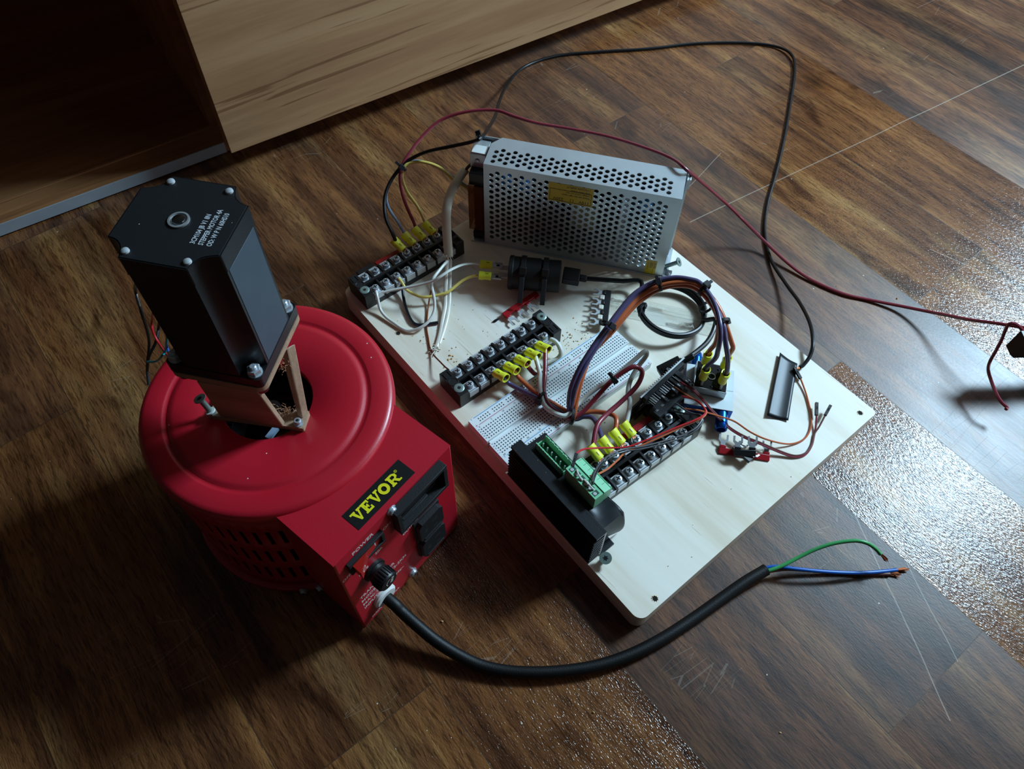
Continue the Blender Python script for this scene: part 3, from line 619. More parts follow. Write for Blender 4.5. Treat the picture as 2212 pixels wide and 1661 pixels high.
# control box
aL = math.atan2(53-CY_, 0.3-CX_); aR = math.atan2(53-CY_, 108.9-CX_); Rb = math.hypot(53-CY_, CX_-.3)
arc = [(CX_+Rb*math.cos(aR+(aL-aR)*k/14), CY_+Rb*math.sin(aR+(aL-aR)*k/14)) for k in range(15)]
aL2 = aL if aL < 0 else aL
m = MB().prism([(0, 0), (109.2, 0)]+arc, 3, 135, 'red'); cb = m.build('control_box', va, bevel=1.3)
def front(x, z, off=0.): return TR((x, -off, z)) @ RX(math.pi/2)      # panel frame: x right, y up, z out
m = MB().b2((26.9, 4.9, 135), (79.2, 20.2, 135.25), 'brandk')
class _Z:
    def __init__(s, m): s.m = m; s.k = 0
    def add(s, vs, fs, mm, F): s.k += 1; s.m.add([(x, y, .02*s.k) for x, y, z in vs], fs, mm, F)
def slab(m, F, H):
    """five slab serif capitals"""
    m = _Z(m)
    def bar(a, b, w): 
        a, b = V((*a, 0)), V((*b, 0)); d = (b-a).normalized(); nn = V((-d.y, d.x, 0))*w/2
        m.add([tuple(p) for p in (a-nn, b-nn, b+nn, a+nn)], [(0, 1, 2, 3)], 'brandy', F)
    def vee(x):
        m.add([(x+.6, H, 0), (x+3.0, H, 0), (x+4.9, 0, 0), (x+3.6, 0, 0)][::-1], [(0, 1, 2, 3)], 'brandy', F); m.add([(x+3.6, 0, 0), (x+4.9, 0, 0), (x+8.0, H, 0), (x+6.5, H, 0)], [(0, 1, 2, 3)], 'brandy', F)
        m.add([(x-.5, H-1.5, 0), (x+3.9, H-1.5, 0), (x+3.9, H, 0), (x-.5, H, 0)], [(0, 1, 2, 3)], 'brandy', F); m.add([(x+5.3, H-1.5, 0), (x+8.8, H-1.5, 0), (x+8.8, H, 0), (x+5.3, H, 0)], [(0, 1, 2, 3)], 'brandy', F)
    q = lambda x0, y0, x1, y1: m.add([(x0, y0, 0), (x1, y0, 0), (x1, y1, 0), (x0, y1, 0)], [(0, 1, 2, 3)], 'brandy', F)
    vee(0)
    q(8.9, 0, 11.9, 1.4); q(9.7, 0, 12.1, H); q(11, 0, 15.8, 1.6); q(14.6, 0, 15.8, 3); q(11, H-1.6, 15.6, H); q(14.4, H-2.9, 15.6, H); q(8.9, H-1.4, 12, H); q(11, H/2-.8, 14, H/2+.8); q(13, H/2-1.5, 14, H/2+1.5)
    vee(16.8)
    c = (29.6, H/2); N = 28; o = [(c[0]+4.3*math.cos(2*math.pi*k/N), c[1]+(H/2+.1)*math.sin(2*math.pi*k/N), 0) for k in range(N)]; i_ = [(c[0]+1.9*math.cos(2*math.pi*k/N), c[1]+(H/2-2.2)*math.sin(2*math.pi*k/N), 0) for k in range(N)]
    m.add(o+i_, [(k, (k+1) % N, N+(k+1) % N, N+k) for k in range(N)], 'brandy', F)
    x = 34.8; q(x, 0, x+4, 1.4); q(x+.8, 0, x+3.1, H); q(x, H-1.4, x+4, H); q(x+3, H-1.6, x+5.6, H); q(x+3, H/2-1.2, x+5.6, H/2+.3)
    P_ = [(x+5.4, H-1.6), (x+6.2, H-2.4), (x+6.2, H/2+.9), (x+5.4, H/2+.3)]; O_ = [(x+5.6, H), (x+8.2, H-1.6), (x+8.2, H/2+.4), (x+5.6, H/2-1.2)]
    m.add([(*p, 0) for p in O_+P_], [(k, k+1, 4+k+1, 4+k) for k in range(3)], 'brandy', F)
    m.add([(x+4, H/2-.9, 0), (x+6.2, 0, 0), (x+8.8, 0, 0), (x+6.2, H/2-.9, 0)], [(0, 1, 2, 3)], 'brandy', F); q(x+6.4, 0, x+9.3, 1.3)
slab(m, TR((30.2, 8.3, 135.35)) @ Matrix.Diagonal((.92, .92, 1, 1)), 8.8)
N = 18; m.add([(71.4+r*math.cos(2*math.pi*k/N), 15.6+r*math.sin(2*math.pi*k/N), 135.3) for r in (1.05, .8) for k in range(N)], [(k, (k+1) % N, N+(k+1) % N, N+k) for k in range(N)], 'brandy'); m.text('R', 1.3, 'brandy', TR((70.95, 15.15, 135.3)), .02)
tag(m.build('brand_label', cb), 'black label with yellow VEVOR lettering')
def marking(name, *rows):
    m = MB()
    for s, x, z, size in rows: m.text(s, size, 'ink', front(x, z, .06), .03)
    m.build(name, cb)
marking('power_marking', ('POWER', 14.0, 124.6, 5.4)); marking('on_marking', ('ON', 40.2, 116, 4.8)); marking('off_marking', ('OFF', .6, 103.5, 4.4)); marking('fuse_marking', ('20A', 29, 95.5, 4.2), ('FUSE', 12.5, 89.5, 4.2))
marking('rating_marking', ('TRANSFORMER', 6.5, 54.6, 5.0), ('MODEL: TDGC2-2KM', 6.5, 47.4, 4.9), ('MAX: 2000VA', 6.5, 40.4, 5.0), ('INPUT: 110V 60Hz~', 6.5, 33.4, 4.9)); marking('origin_marking', ('MADE IN CHINA', 9, 6.6, 4.0)); marking('output_marking', ('OUTPUT', 54, 81.5, 4.0))
m = MB(); F = front(49, 103, 0); m.b2((0, 0, 0), (48, 3.5, 7), 'blackm', F).b2((0, 26.5, 0), (48, 30, 7), 'blackm', F).b2((0, 3.5, 0), (3.5, 26.5, 7), 'blackm', F).b2((44.5, 3.5, 0), (48, 26.5, 7), 'blackm', F).b2((3.5, 3.5, 0), (44.5, 26.5, .6), 'hole', F)
m.add([(5, 5, .8), (43, 5, .8), (43, 20, 2.2), (5, 20, 5)], [(0, 1, 2, 3)], 'black', F).b2((6, 9, 2), (30, 10, 4.4), 'blackm', F); m.build('meter_window', cb, bevel=.3)
m = MB(); F = front(64, 22, 0); m.b2((0, 0, 0), (26, 62, 1.6), 'blackm', F)
ou = m.build('outlet', cb, bevel=.3)
for z0 in (2, 33):
    q = MB(); F = front(65, 22+z0, 1.5); q.prism([(0, 3), (3, 0), (21, 0), (24, 3), (24, 24), (21, 27), (3, 27), (0, 24)], 0, 4.2, 'blackm', F)
    for xx, yy, w, h in ((6, 8, 5, 2), (6, 18, 6, 2)): q.box((xx+9, yy, 4.25), (w, h, .1), 'hole', F)
    q.lathe([(2.2, 4.2), (2.2, 4.3)], 'hole', 16, F @ TR((5.5, 13.5, 0))); q.b2((3, 1.5, 4.2), (21, 3.5, 5.0), 'blackm', F); q.build('socket_face', ou, bevel=.4)
m = MB(); F = front(7.5, 108.5, 0); m.b2((0, 0, 0), (31, 2.2, 3.4), 'blackm', F).b2((0, 12.3, 0), (31, 14.5, 3.4), 'blackm', F).b2((0, 2.2, 0), (2.4, 12.3, 3.4), 'blackm', F).b2((28.6, 2.2, 0), (31, 12.3, 3.4), 'blackm', F); sw = m.build('power_switch', cb, bevel=.3)
m = MB(); m.add([(2.5, 2.3, 11), (15.5, 2.3, 3), (28.5, 2.3, 1.2), (28.5, 2.3, 0), (2.5, 2.3, 0), (2.5, 12.2, 11), (15.5, 12.2, 3), (28.5, 12.2, 1.2), (28.5, 12.2, 0), (2.5, 12.2, 0)], [(0, 1, 6, 5), (1, 2, 7, 6), (0, 4, 3, 2, 1), (5, 6, 7, 8, 9), (0, 5, 9, 4), (2, 3, 8, 7)], 'switch', F)
m.box((23, 7.2, 2.1), (.8, 4, .1), 'ink', F); N = 16; m.add([(7+r*math.cos(2*math.pi*k/N), 7.2+1.1*r*math.sin(2*math.pi*k/N), 8.4-(r*math.cos(2*math.pi*k/N))*.61) for r in (2, 1.5) for k in range(N)], [(k, (k+1) % N, N+(k+1) % N, N+k) for k in range(N)], 'ink', F); m.build('rocker', sw)
m = MB(); F = front(24, 80, 0); m.lathe([(9, 0), (9, 2.4), (7.6, 2.6), (7.2, 5), (7.8, 5.2), (8, 7), (8, 14), (7.2, 15.2)], 'black', 36, F)
for k in range(24): m.box((0, 0, 0), (.9, .7, 7), 'black', F @ RZ(k*math.pi/12) @ TR((8.1, 0, 10.4)))
m.text('FUSE', 3.2, 'ink', F @ RZ(-1.9) @ TR((-4.4, 1.6, 15.25)), .02); m.add([(r*math.cos(.3+2.2*k/8), r*math.sin(.3+2.2*k/8)-3, 15.3) for r in (4.2, 3.7) for k in range(9)], [(k, k+1, 10+k, 9+k) for k in range(8)], 'ink', F @ RZ(-1.9) @ RZ(math.pi) @ TR((0, 1.4, 0))); m.build('fuse_holder', cb)
MB().lathe([(10.2, 0), (10.2, 2.5), (8.6, 4), (6, 4.2)], 'white', 36, front(24, 25)).build('cable_grommet', cb)
def pscrew(F, par, r=3.5):
    m = MB().lathe([(r+.9, 0), (r+.9, .8)], 'zinc', 20, F); pan_mesh(m, F @ TR((0, 0, .8)), r, 'zinc', 2.4); m.build('panel_screw', par)
pscrew(front(50.5, 132), cb, 3.1); pscrew(front(53.8, 9.4), cb, 3.2)
pscrew(TR((-.1, 46, 12)) @ RY(-math.pi/2), cb, 2.6); 
for a in (-2.36, .5): pscrew(TR((CX_+89.4*math.cos(a), CY_+89.4*math.sin(a), 3.2)) @ RZ(a) @ RY(math.pi/2), va, 2.6)
# ================================================================ bracket and motor on the transformer lid
MA = math.radians(308.9); MT = V((-132.3, 264.8, 204.0))
def Wm(x, y, z): c, s_ = math.cos(MA), math.sin(MA); return V((MT.x+x*c-y*s_, MT.y+x*s_+y*c, MT.z+z))
bk = empty('motor_bracket', (MT.x, MT.y, 138.9), MA, 'tan wooden bracket holding the black motor over the hole in the red lid', 'bracket')
def Lb(p): 
    dx, dy = p[0]-MT.x, p[1]-MT.y; c, s_ = math.cos(-MA), math.sin(-MA); return V((dx*c-dy*s_, dx*s_+dy*c, p[2]-138.9))
bL, bF, bB = Lb((-168.8, 270.8, 139.0)), Lb((-124.7, 221.9, 139.0)), None
yd = V((0, 1, 0)); ex = (bF-bL).normalized(); ey = V((-ex.y, ex.x, 0))
m = MB()
R0, R1 = bF+ey*14, bL+ey*20
pl_ = [bL, bF, R0, bF+ey*14-ex*9, bF+ey*11-ex*12, bF+ey*8-ex*34, bF+ey*11-ex*54, R1]
m.prism([(p.x, p.y) for p in pl_], 0, 4.4, 'tan'); m.build('base_plate', bk, bevel=.8)
m = MB(); m.prism(rrect(-31, -31, 31, 31, 6), 60.8, 65, 'tan'); m.build('top_plate', bk, bevel=.8)
def slabw(name, pts, th, mm='tan', **k):
    """upright sheet through four corners (a quad), thickened away from its face"""
    p = [V(q) for q in pts]; n_ = (p[1]-p[0]).cross(p[3]-p[0]).normalized()*th; m = MB()
    m.add([*p, *[q-n_ for q in p]], [(0, 1, 2, 3), (7, 6, 5, 4), (0, 4, 5, 1), (1, 5, 6, 2), (2, 6, 7, 3), (3, 7, 4, 0)], mm); return m.build(name, bk, bevel=.8)
w0, w1, w2, w3 = Lb((-163.4, 265.9, 143.3)), Lb((-134.4, 231.1, 143.3)), Lb((-140.2, 226.3, 199.0)), Lb((-165.5, 256.0, 199.0))
slabw('side_wall', (w0, w1, w2, w3), 4)
b0, b1 = Lb((-122.4, 233.4, 143.3)), Lb((-121.2, 228.8, 143.3)); t0_, t1_ = Lb((-114.2, 243.4, 199.0)), Lb((-109.3, 243.2, 199.0))
slabw('corner_strut', (b0, b1, t1_, t0_), 6)
m = MB(); random.seed(3)
for k in range(60):
    p = Lb((-126.2, 233.1, 143.0)); p = V((p.x-6+random.gauss(0, 4.5), p.y+4+random.gauss(0, 3.0), 4.2+random.random()*1.5)); d = V((random.uniform(-1, 1), random.uniform(-1, 1), random.uniform(0, 1.1)))*2.6
    m.tube([p, p+d*.6, p+d], .22, 'fuzz', 4, 1)
for k in range(26):
    p = Lb((-117.7, 236.2, 195.0)); p = V((p.x+random.gauss(0, 2), p.y+random.gauss(0, 2), p.z+random.gauss(0, 2.5))); d = V((random.uniform(-1, 1), random.uniform(-1, 1), random.uniform(-1, 1)))*2.2
    m.tube([p, p+d], .2, 'fuzz', 4, 1)
tag(m.build('splinters', bk), 'torn fibres at the drilled corners', kind='stuff')
def bscrew(p, h, r, mm):
    m = MB(); x, y, z = p; m.lathe([(r*.55, -1), (r*.55, h), (r, h+.8), (r, h+2.4), (r*.8, h+3), ], mm, 20, TR((x, y, z))); m.lathe([(r*.45, h+3.0), (r*.45, h+3.06)], 'hole', 12, TR((x, y, z))); m.lathe([(r*1.25, .02), (r*1.25, .9)], mm, 20, TR((x, y, z))); m.build('bracket_screw', bk)
bscrew(Lb((-125.0, 227.2, 143.3)), 1.5, 2.5, 'zinc'); 
q = Lb((-166.3, 271.5, 143.3)); m = MB(); F = frame(q, V((-.34, .12, 1))); m.lathe([(2, -3), (2, 12), (4.2, 14), (4.2, 14.8)], 'torx', 20, F).lathe([(1.7, 14.85), (1.7, 14.9)], 'hole', 12, F).lathe([(3.4, 1), (3.4, 2)], 'white', 20, F).lathe([(3.2, -1.2), (3.2, .6)], 'torx', 6, F); m.build('bracket_screw', bk)

mo = empty('stepper_motor', tuple(MT), MA, 'tall black stepper motor standing upright on the bracket above the red transformer', 'motor')
B_ = 30.1; c_ = 17.2; ML = 102.3
def notch(B, c, k=5):
    P_ = []
    for q in range(4):
        a = q*math.pi/2
        pts = [(B, -c), (B, c)]+[(B-(B-c)*.93*math.sin(math.radians(90*(t_+1)/(k+1))) , c+(B-c)*(1-math.cos(math.radians(90*(t_+1)/(k+1))))*.93) for t_ in range(k)]
        P_ += [(x*math.cos(a)-y*math.sin(a), x*math.sin(a)+y*math.cos(a)) for x, y in pts]
    return P_
m = MB().prism(rrect(-30.3, -30.3, 30.3, 30.3, 3), .01, 8, 'motor'); m.lathe([(4, -10), (4, 0)], 'steel', 20).lathe([(19, -1.6), (19, 0)], 'motor', 32); m.build('front_flange', mo, bevel=.5)
m = MB().prism(notch(B_-.2, c_+.6), 8, ML-12, 'motor')
for s_ in (-1, 1):
    m.b2((B_-.3, s_*12-.3, 9), (B_-.05, s_*12+.3, ML-13), 'hole')
m.b2((B_-.2, -15.8, 9), (B_+.05, 15.8, ML-13), 'motorside')  # paler panel: sky reflection painted on one side of the body
m.build('motor_body', mo, bevel=.9)
MB().prism(notch(B_+.3, c_+1), ML-12, ML, 'motor').build('rear_cap', mo, bevel=.8)
m = MB().prism(notch(B_-.6, c_+.5), ML, ML+.35, 'cap')
for k, t_ in enumerate(('3CM104 JB V1 8N', 'STEPPER MOTOR 4A', 'OD: W P N 60HS10')):
    m.text(t_, 3.9, 'silk', TR((14.5+k*4.4, -13.5, ML+.36)) @ RZ(math.pi/2) @ Matrix.Diagonal((.72, 1, 1, 1)), .03)
tag(m.build('cap_plate', mo), 'black end plate with small grey print')
m = MB().lathe([(5.6, ML-1), (5.6, ML+1.2), (4.6, ML+1.3), (4.4, ML+.4)], 'bare', 28, cap=(False, False)).lathe([(4.4, ML+.4), (4.4, ML+.6)], 'tin', 28); m.lathe([(3.6, ML+.6), (3.2, ML+1.6), (1, ML+2)], 'steel', 24); m.build('shaft_end', mo)
for sx in (-1, 1):
    for sy in (-1, 1):
        MB().lathe([(2.2, 0), (2.0, 1), (1.0, 1.6)], 'tin', 16).build('cap_screw', mo, loc=(sx*16.5, sy*25.5, ML+.3))
        m = MB().lathe([(4.6, 8), (4.6, 8.8)], 'zinc', 24).lathe([(4.3, 8.8), (4.3, 12.2), (3.8, 12.6)], 'zinc', 6).lathe([(2.2, 12.6), (2.2, 14), (1.6, 14.6)], 'zinc', 16).lathe([(4.3, -9), (4.6, -8), (4.6, -5), (4.6, -4)], 'steel', 20)
        q = m.build('flange_bolt', mo, loc=(sx*25, sy*25, 0)); 
mw = [('black_lead_wire', 'wide loop of black lead running down behind the motor', 'black', [Wm(-31, -8, 60), (-157.9, 434.4, 118.0), (-163.7, 431.2, 95.0), (-170.4, 436.7, 55.0), (-183.1, 434.8, 30.0), (-191.1, 423.3, 20.0)]),
      ('black_lead_wire', None, 'black', [Wm(-31, 0, 44), (-155.7, 413.8, 95.0), (-166.0, 418.9, 70.0), (-177.8, 423.4, 52.0), (-185.2, 425.8, 35.0)]),
      ('red_lead_wire', None, 'bred', [Wm(-30, -4, 50), (-160.0, 396.8, 120.0), (-165.4, 401.6, 100.0), (-166.7, 394.6, 90.0), (-165.8, 398.6, 70.0), (-164.2, 402.0, 50.0)]),
      ('cyan_lead_wire', None, 'cyan', [Wm(-31, 2, 40), (-163.5, 385.6, 95.0), (-169.6, 392.5, 80.0), (-175.2, 403.5, 65.0), (-181.5, 416.3, 55.0)]),
      ('blue_lead_wire', None, 'wblue', [Wm(-31, 4, 36), (-161.1, 376.9, 110.0), (-164.7, 383.0, 90.0), (-168.8, 396.8, 60.0)])]
ml = empty('motor_lead', tuple(Wm(-34, 0, 40)), 0, 'thin coloured motor leads hanging down behind the black motor', 'wires')
for nm, lb, mm, pts in mw: MB().tube(pts, .95 if mm != 'black' else 1.3, mm, 8).build(nm, ml, origin=tuple(pts[0]))

# ================================================================ stepper driver with heatsink
dr = empty('motor_driver', (0, 57.5, T), 0, 'black finned motor driver with green connectors standing at the near edge of the board', 'driver')
m = MB().b2((11.0, 0, 0), (13.2, 99, 44.6), 'anod').b2((3.0, 0, 42.0), (11.2, 99, 44.6), 'anod')
for k in range(9):
    z = .6+k*4.5; m.b2((.2+.1*k, 0, z), (11.2, 99, z+1.3), 'anod'); m.b2((.2+.1*k, -.08, z+.7), (11.2, .02, z+1.25), 'bare')
m.b2((11.4, -.06, .3), (12.9, .05, 44.3), 'bare')
m.build('heatsink', dr, bevel=.15)
m = MB().b2((13.2, 8, .2), (36.5, 96, 35.0), 'black'); m.build('driver_case', dr, bevel=.8)
m = MB().b2((13.2, -1, 0), (27, 9, 2.2), 'anod').b2((13.2, 90, 0), (27, 100, 2.2), 'anod'); m.build('mounting_foot', dr, bevel=.4)
def header(y0, plug):
    g = MB(); n = 6; p = 5.08; L_ = n*p+1.5
    g.b2((20.5, y0, 34), (31.5, y0+L_, 36), 'conndk').b2((20.5, y0, 36), (21.6, y0+L_, 44), 'conn').b2((30.4, y0, 36), (31.5, y0+L_, 44), 'conn').b2((20.5, y0, 36), (31.5, y0+.9, 41), 'conn').b2((20.5, y0+L_-.9, 36), (31.5, y0+L_, 41), 'conn')
    for k in range(n):
        yc = y0+.75+p*(k+.5)
        g.b2((25.4, yc-.5, 36), (26.4, yc+.5, 42), 'tin')
        for x in (20.5, 31.5): g.lathe([(1.9, 41), (1.9, 44.6)], 'conn', 12, TR((x+(.4 if x < 25 else -.4), yc, 0)) @ Matrix.Diagonal((.35, 1, 1, 1)))
    h = g.build('header_socket', dr, bevel=.15)
    if plug:
        g = MB().b2((20, y0-.5, 39), (28, y0+L_+.5, 54), 'conn').b2((28, y0-.5, 39), (37, y0+L_+.5, 50.5), 'conn')
        g.add([(28, y0-.5, 50.5), (37, y0-.5, 50.5), (37, y0+L_+.5, 50.5), (28, y0+L_+.5, 50.5), (29.2, y0-.5, 54), (36, y0-.5, 52), (36, y0+L_+.5, 52), (29.2, y0+L_+.5, 54)], [(4, 5, 6, 7), (0, 1, 5, 4), (2, 3, 7, 6), (1, 2, 6, 5)], 'conn')
        g.b2((36.9, y0-.4, 38.6), (37.6, y0+L_+.4, 51.4), 'conn')
        for k in range(n):
            yc = y0+.75+p*(k+.5); g.b2((21.3, yc-1.9, 53.9), (26.2, yc+1.9, 54.12), 'conndk').lathe([(1.5, 54.1), (1.3, 54.35)], 'tin', 12, TR((23, yc, 0))); g.b2((29.6, yc+2.4, 53.0), (36, yc+2.6, 53.1), 'conndk')  # dark green patches painted as the shade in the bores
        g.build('screw_plug', h, bevel=.25)
header(57.5, False); header(22.2, True)
# vinyl tape wrapped over the near end of the driver, with a free flap
tw = MB(); nx, ny = 16, 14; vs = []
def tape_pt(u_, v_):
    # u across the case (x), v over the top and down the near end
    x = 12.6+u_*24.4; 
    if v_ < .5: y, z = 38-v_*2*31.5, 35.7+.9*math.sin(v_*9)*math.sin(u_*5)+(2.2*math.exp(-((u_-.15)/.2)**2) if v_ < .3 else .6)
    else: w_ = (v_-.5)*2; y, z = 6.5-.8-3.2*math.sin(w_*math.pi)*u_+w_*(-1.5*u_), 35.7-w_*(34*(.55+.45*u_))
    return (x, y, max(z, .4))
for j in range(ny+1):
    for i in range(nx+1): vs.append(tape_pt(i/nx, j/ny))
tw.add(vs, [(j*(nx+1)+i, j*(nx+1)+i+1, (j+1)*(nx+1)+i+1, (j+1)*(nx+1)+i) for j in range(ny) for i in range(nx)], 'tape')
tw.add([(36.9, 38, 35.8), (36.9, 6, 35.6), (37.8, 5, 18), (38.6, 9, 1), (37.6, 36, 16)], [(0, 1, 2, 3, 4)], 'tape')
o = tw.build('tape_wrap', dr, ang=60); md = o.modifiers.new('sheet', 'SOLIDIFY'); md.thickness = .25*S; tag(o, 'crumpled black vinyl tape over the near end')
m = MB(); F = frame((13.6, 52.7, 20.8), V((-.28, -.22, 1))); m.lathe([(2.1, 0), (2.1, 5), (4.8, 7.4), (4.8, 8.2)], 'torx', 28, F); m.prism([((2.3 if k % 2 == 0 else 1.25)*math.cos(k*math.pi/6), (2.3 if k % 2 == 0 else 1.25)*math.sin(k*math.pi/6)) for k in range(12)], 8.25, 8.32, 'hole', F)
m.build('mounting_screw', dr, origin=(13.6, 52.7, 20.8))

# ================================================================ microcontroller boards with header pins
mc = empty('microcontroller', (119, 127.5, T), math.radians(5.5), 'black microcontroller board standing on edge between breadboard and blue block', 'circuit board')
m = MB().b2((0, 0, 0), (58, 1.6, 36), 'pcb').b2((-.02, .1, 35.9), (58, 1.5, 36.1), 'paper')
for k in range(20): m.lathe([(.5, 0), (.5, 1.6), (.1, 2.2)], 'tin', 6, TR((4+2.54*k, 1.6, 33)) @ RX(-math.pi/2))
for k, (t_, x, z) in enumerate((('A4', 1.4, 20), ('A5', 1.4, 14), ('5V', 7, 20), ('GND', 7, 14), ('IO', 14, 8), ('RX TX', 22, 8), ('D13', 34, 8))): m.text(t_, 4.2, 'silk', TR((x, -.05, z)) @ RX(math.pi/2), .04)
mb_ = m.build('shield_board', mc, bevel=.1)
m = MB().b2((-6, 2.5, 1), (30, 4.1, 22), 'pcb')
for k in range(3): m.text('+ - S', 3, 'silk', TR((-5, 2.4, 4+k*6)) @ RX(math.pi/2), .04)
m.build('lower_board', mc, bevel=.1)
m = MB()
for (x0, x1, z) in ((3, 54, 33.5), (3, 54, 30.2), (3, 54, 26.9)):
    m.b2((x0, -3.2, z-1.3), (x1, 0, z+1.3), 'blackm')
m.build('pin_header', mc)
for k, x in enumerate((8, 10.6, 13.2, 21, 23.5, 26, 31, 38)):
    q = MB()
    for z in (32.6, 29.4, 26.2): q.b2((x-.25, -10.5+.2*(33-z), z-.25), (x+.25, -3.2, z+.25), 'tin')
    q.build('header_pin', mc)
for k, (x, y0, y1, z) in enumerate(((16.5, -15, -3, 31), (29.5, -16, -3, 29.5), (35, -17, -3, 31), (41.5, -20, -3, 33.2), (44.4, -21, -3, 32.2))):
    MB().b2((x-1.3, y0, z-1.3), (x+1.3, y1, z+1.3), 'blackm').b2((x-.5, y0+3, z+1.3), (x+.5, y0+6, z+1.36), 'silk').build('pin_housing', mc, bevel=.2)
m = MB().b2((5, -19, 9), (43, -8, 22), 'blackm').b2((7, -16, 4), (45, -2, 12), 'pcb')
for k in range(5): m.text('LL', 2.6, 'silk', TR((7.5+k*7.2, -13.5, 22.05)), .04)
for k in range(14): m.b2((14+k*2.0, -26, 9.5), (14.4+k*2.0, -19, 9.9), 'tin')
m.build('processor_module', mc, bevel=.2)
def wmc(x, y, z): a = math.radians(5.5); return (119+x*math.cos(a)-y*math.sin(a), 127.5+x*math.sin(a)+y*math.cos(a), T+z)

# ================================================================ blue cooling block with the rectifier
wb = empty('cooling_block', (187.2, 107, T), math.radians(40), 'square blue anodised metal block with pale top face and two round stubs', 'cooling block')
m = MB().b2((-21.5, -21, 0), (21.5, 21, 11.6), 'blue').b2((-21.3, -20.8, 11.6), (21.3, 20.8, 12.4), 'paper').b2((21.5, -20.8, 1), (21.9, 20.8, 11.6), 'paper').b2((-1.2, -20.6, 12.4), (-.9, 20, 12.45), 'hole')
m.build('block_body', wb, bevel=.35)
for sx, y in ((-1, -13), (1, 12)):
    m = MB(); F = TR((sx*21.5, y, 6.4)) @ RY(sx*math.pi/2); m.lathe([(5.2, 0), (5.2, 10.5), (5.7, 11), (5.2, 15.5), (4.6, 16.5), (3.6, 16.6), (3.4, 13), (0, 13)], 'blue', 32, F); m.build('hose_stub', wb)
re = empty('bridge_rectifier', (190.0, 110.2, T+12.5), math.radians(36.5), 'square black epoxy rectifier with four upright tabs bolted on the blue block', 'rectifier')
m = MB().prism([(-14.2, -14.2), (14.2, -14.2), (14.2, 14.2), (-14.2, 14.2)], 0, 2, 'gal'); 
m.b2((-14.2, -14.2, 0), (-13.4, 14.2, 9.6), 'gal').b2((13.4, -14.2, 0), (14.2, 14.2, 9.6), 'gal').b2((-14.2, -14.2, 0), (14.2, -13.4, 9.6), 'gal').b2((-14.2, 13.4, 0), (14.2, 14.2, 9.6), 'gal'); m.build('metal_case', re, bevel=.3)
m = MB().b2((-13.4, -13.4, 1.8), (13.4, 13.4, 9.3), 'gblack')
random.seed(5)
for k in range(22): m.lathe([(1.1, 0), (.9, .35), (.3, .5)], 'gblack', 10, TR((random.uniform(-11, 11), random.uniform(-12, 12), 9.3)))
m.lathe([(2.7, 9.3), (2.7, 10.2), (3.5, 10.2), (3.5, 9.3)], 'bare', 28, cap=(False, False)).lathe([(2.7, 9.35), (2.7, 9.4)], 'hole', 20); m.build('epoxy_fill', re, bevel=.6)
for sx, sy in ((-8.2, -8.2), (8.2, -8.2), (-8.2, 8.2), (8.2, 8.2)): MB().b2((sx-3.1, sy-.4, 9), (sx+3.1, sy+.4, 16), 'tin').build('blade_tab', re)
def wre(x, y, z): a = math.radians(36.5); return V((190.0+x*math.cos(a)-y*math.sin(a), 110.2+x*math.sin(a)+y*math.cos(a), T+12.5+z))
RU = V((math.sin(math.radians(36.5)), -math.cos(math.radians(36.5)), 0))

# ================================================================ the heavy wires
G1 = 'wires in the tied orange and purple bundle'
def up_end(path, sx, sy):
    """finish a path down into an upright crimp on the rectifier"""
    b = wre(sx, sy, 16); return path+[tuple(b+V((0, 0, 18))), tuple(b+V((0, 0, 9)))], (b, V((0, 0, 1)), tuple(RU), 13., 1., .9, None, 'spade')
pB = [(53.5, 219.1, 32.0), (58.2, 202.0, 34.0), (61.4, 191.6, 35.0), (66.1, 179.4, 34.0), (69.4, 166.5, 33.0), (72.9, 163.2, 34.0), (76.1, 168.2, 46.0), (80.9, 171.8, 58.0), (92.8, 176.1, 70.0), (108.9, 179.9, 80.0), (126.2, 183.4, 88.0), (148.8, 187.8, 96.0), (163.6, 189.1, 101.0), (180.2, 185.2, 106.0), (193.0, 176.5, 110.0), (200.9, 165.6, 112.0), (204.2, 157.3, 112.0), (200.9, 141.8, 111.0), (194.5, 128.9, 110.0), (186.3, 117.8, 108.0), (182.0, 112.0, 101.0), (180.1, 109.2, 91.0), (180.3, 108.7, 81.0)]
pO = [(64.0, 219.7, 32.0), (63.7, 204.3, 34.0), (64.8, 191.6, 35.0), (68.9, 179.5, 34.0), (72.8, 167.8, 33.0), (75.7, 162.8, 34.0), (79.5, 165.9, 44.0), (91.6, 173.6, 60.0), (105.6, 180.2, 72.0), (130.4, 181.4, 86.0), (151.6, 184.5, 94.0), (165.4, 185.2, 98.0), (179.4, 181.0, 104.0), (190.5, 173.5, 108.0), (199.8, 164.0, 110.0), (202.9, 153.6, 110.0), (202.8, 139.9, 108.0), (200.2, 127.1, 104.0), (197.9, 118.4, 98.0), (200.3, 110.4, 84.0), (201.8, 107.8, 77.0)]
pP2 = [(72.6, 156.2, 32.0), (74.4, 162.2, 36.0), (79.2, 167.0, 46.0), (84.0, 169.8, 58.0), (95.6, 173.9, 70.0), (111.3, 178.3, 79.0), (130.2, 182.7, 88.0), (151.1, 187.0, 95.0), (166.0, 188.1, 99.0), (181.4, 184.4, 103.0), (193.9, 176.3, 106.0), (203.3, 166.4, 107.0), (205.9, 157.3, 107.0), (202.8, 141.2, 106.0), (197.5, 127.9, 105.0), (191.6, 117.5, 104.0), (187.4, 109.3, 96.0), (187.7, 102.5, 82.0)]
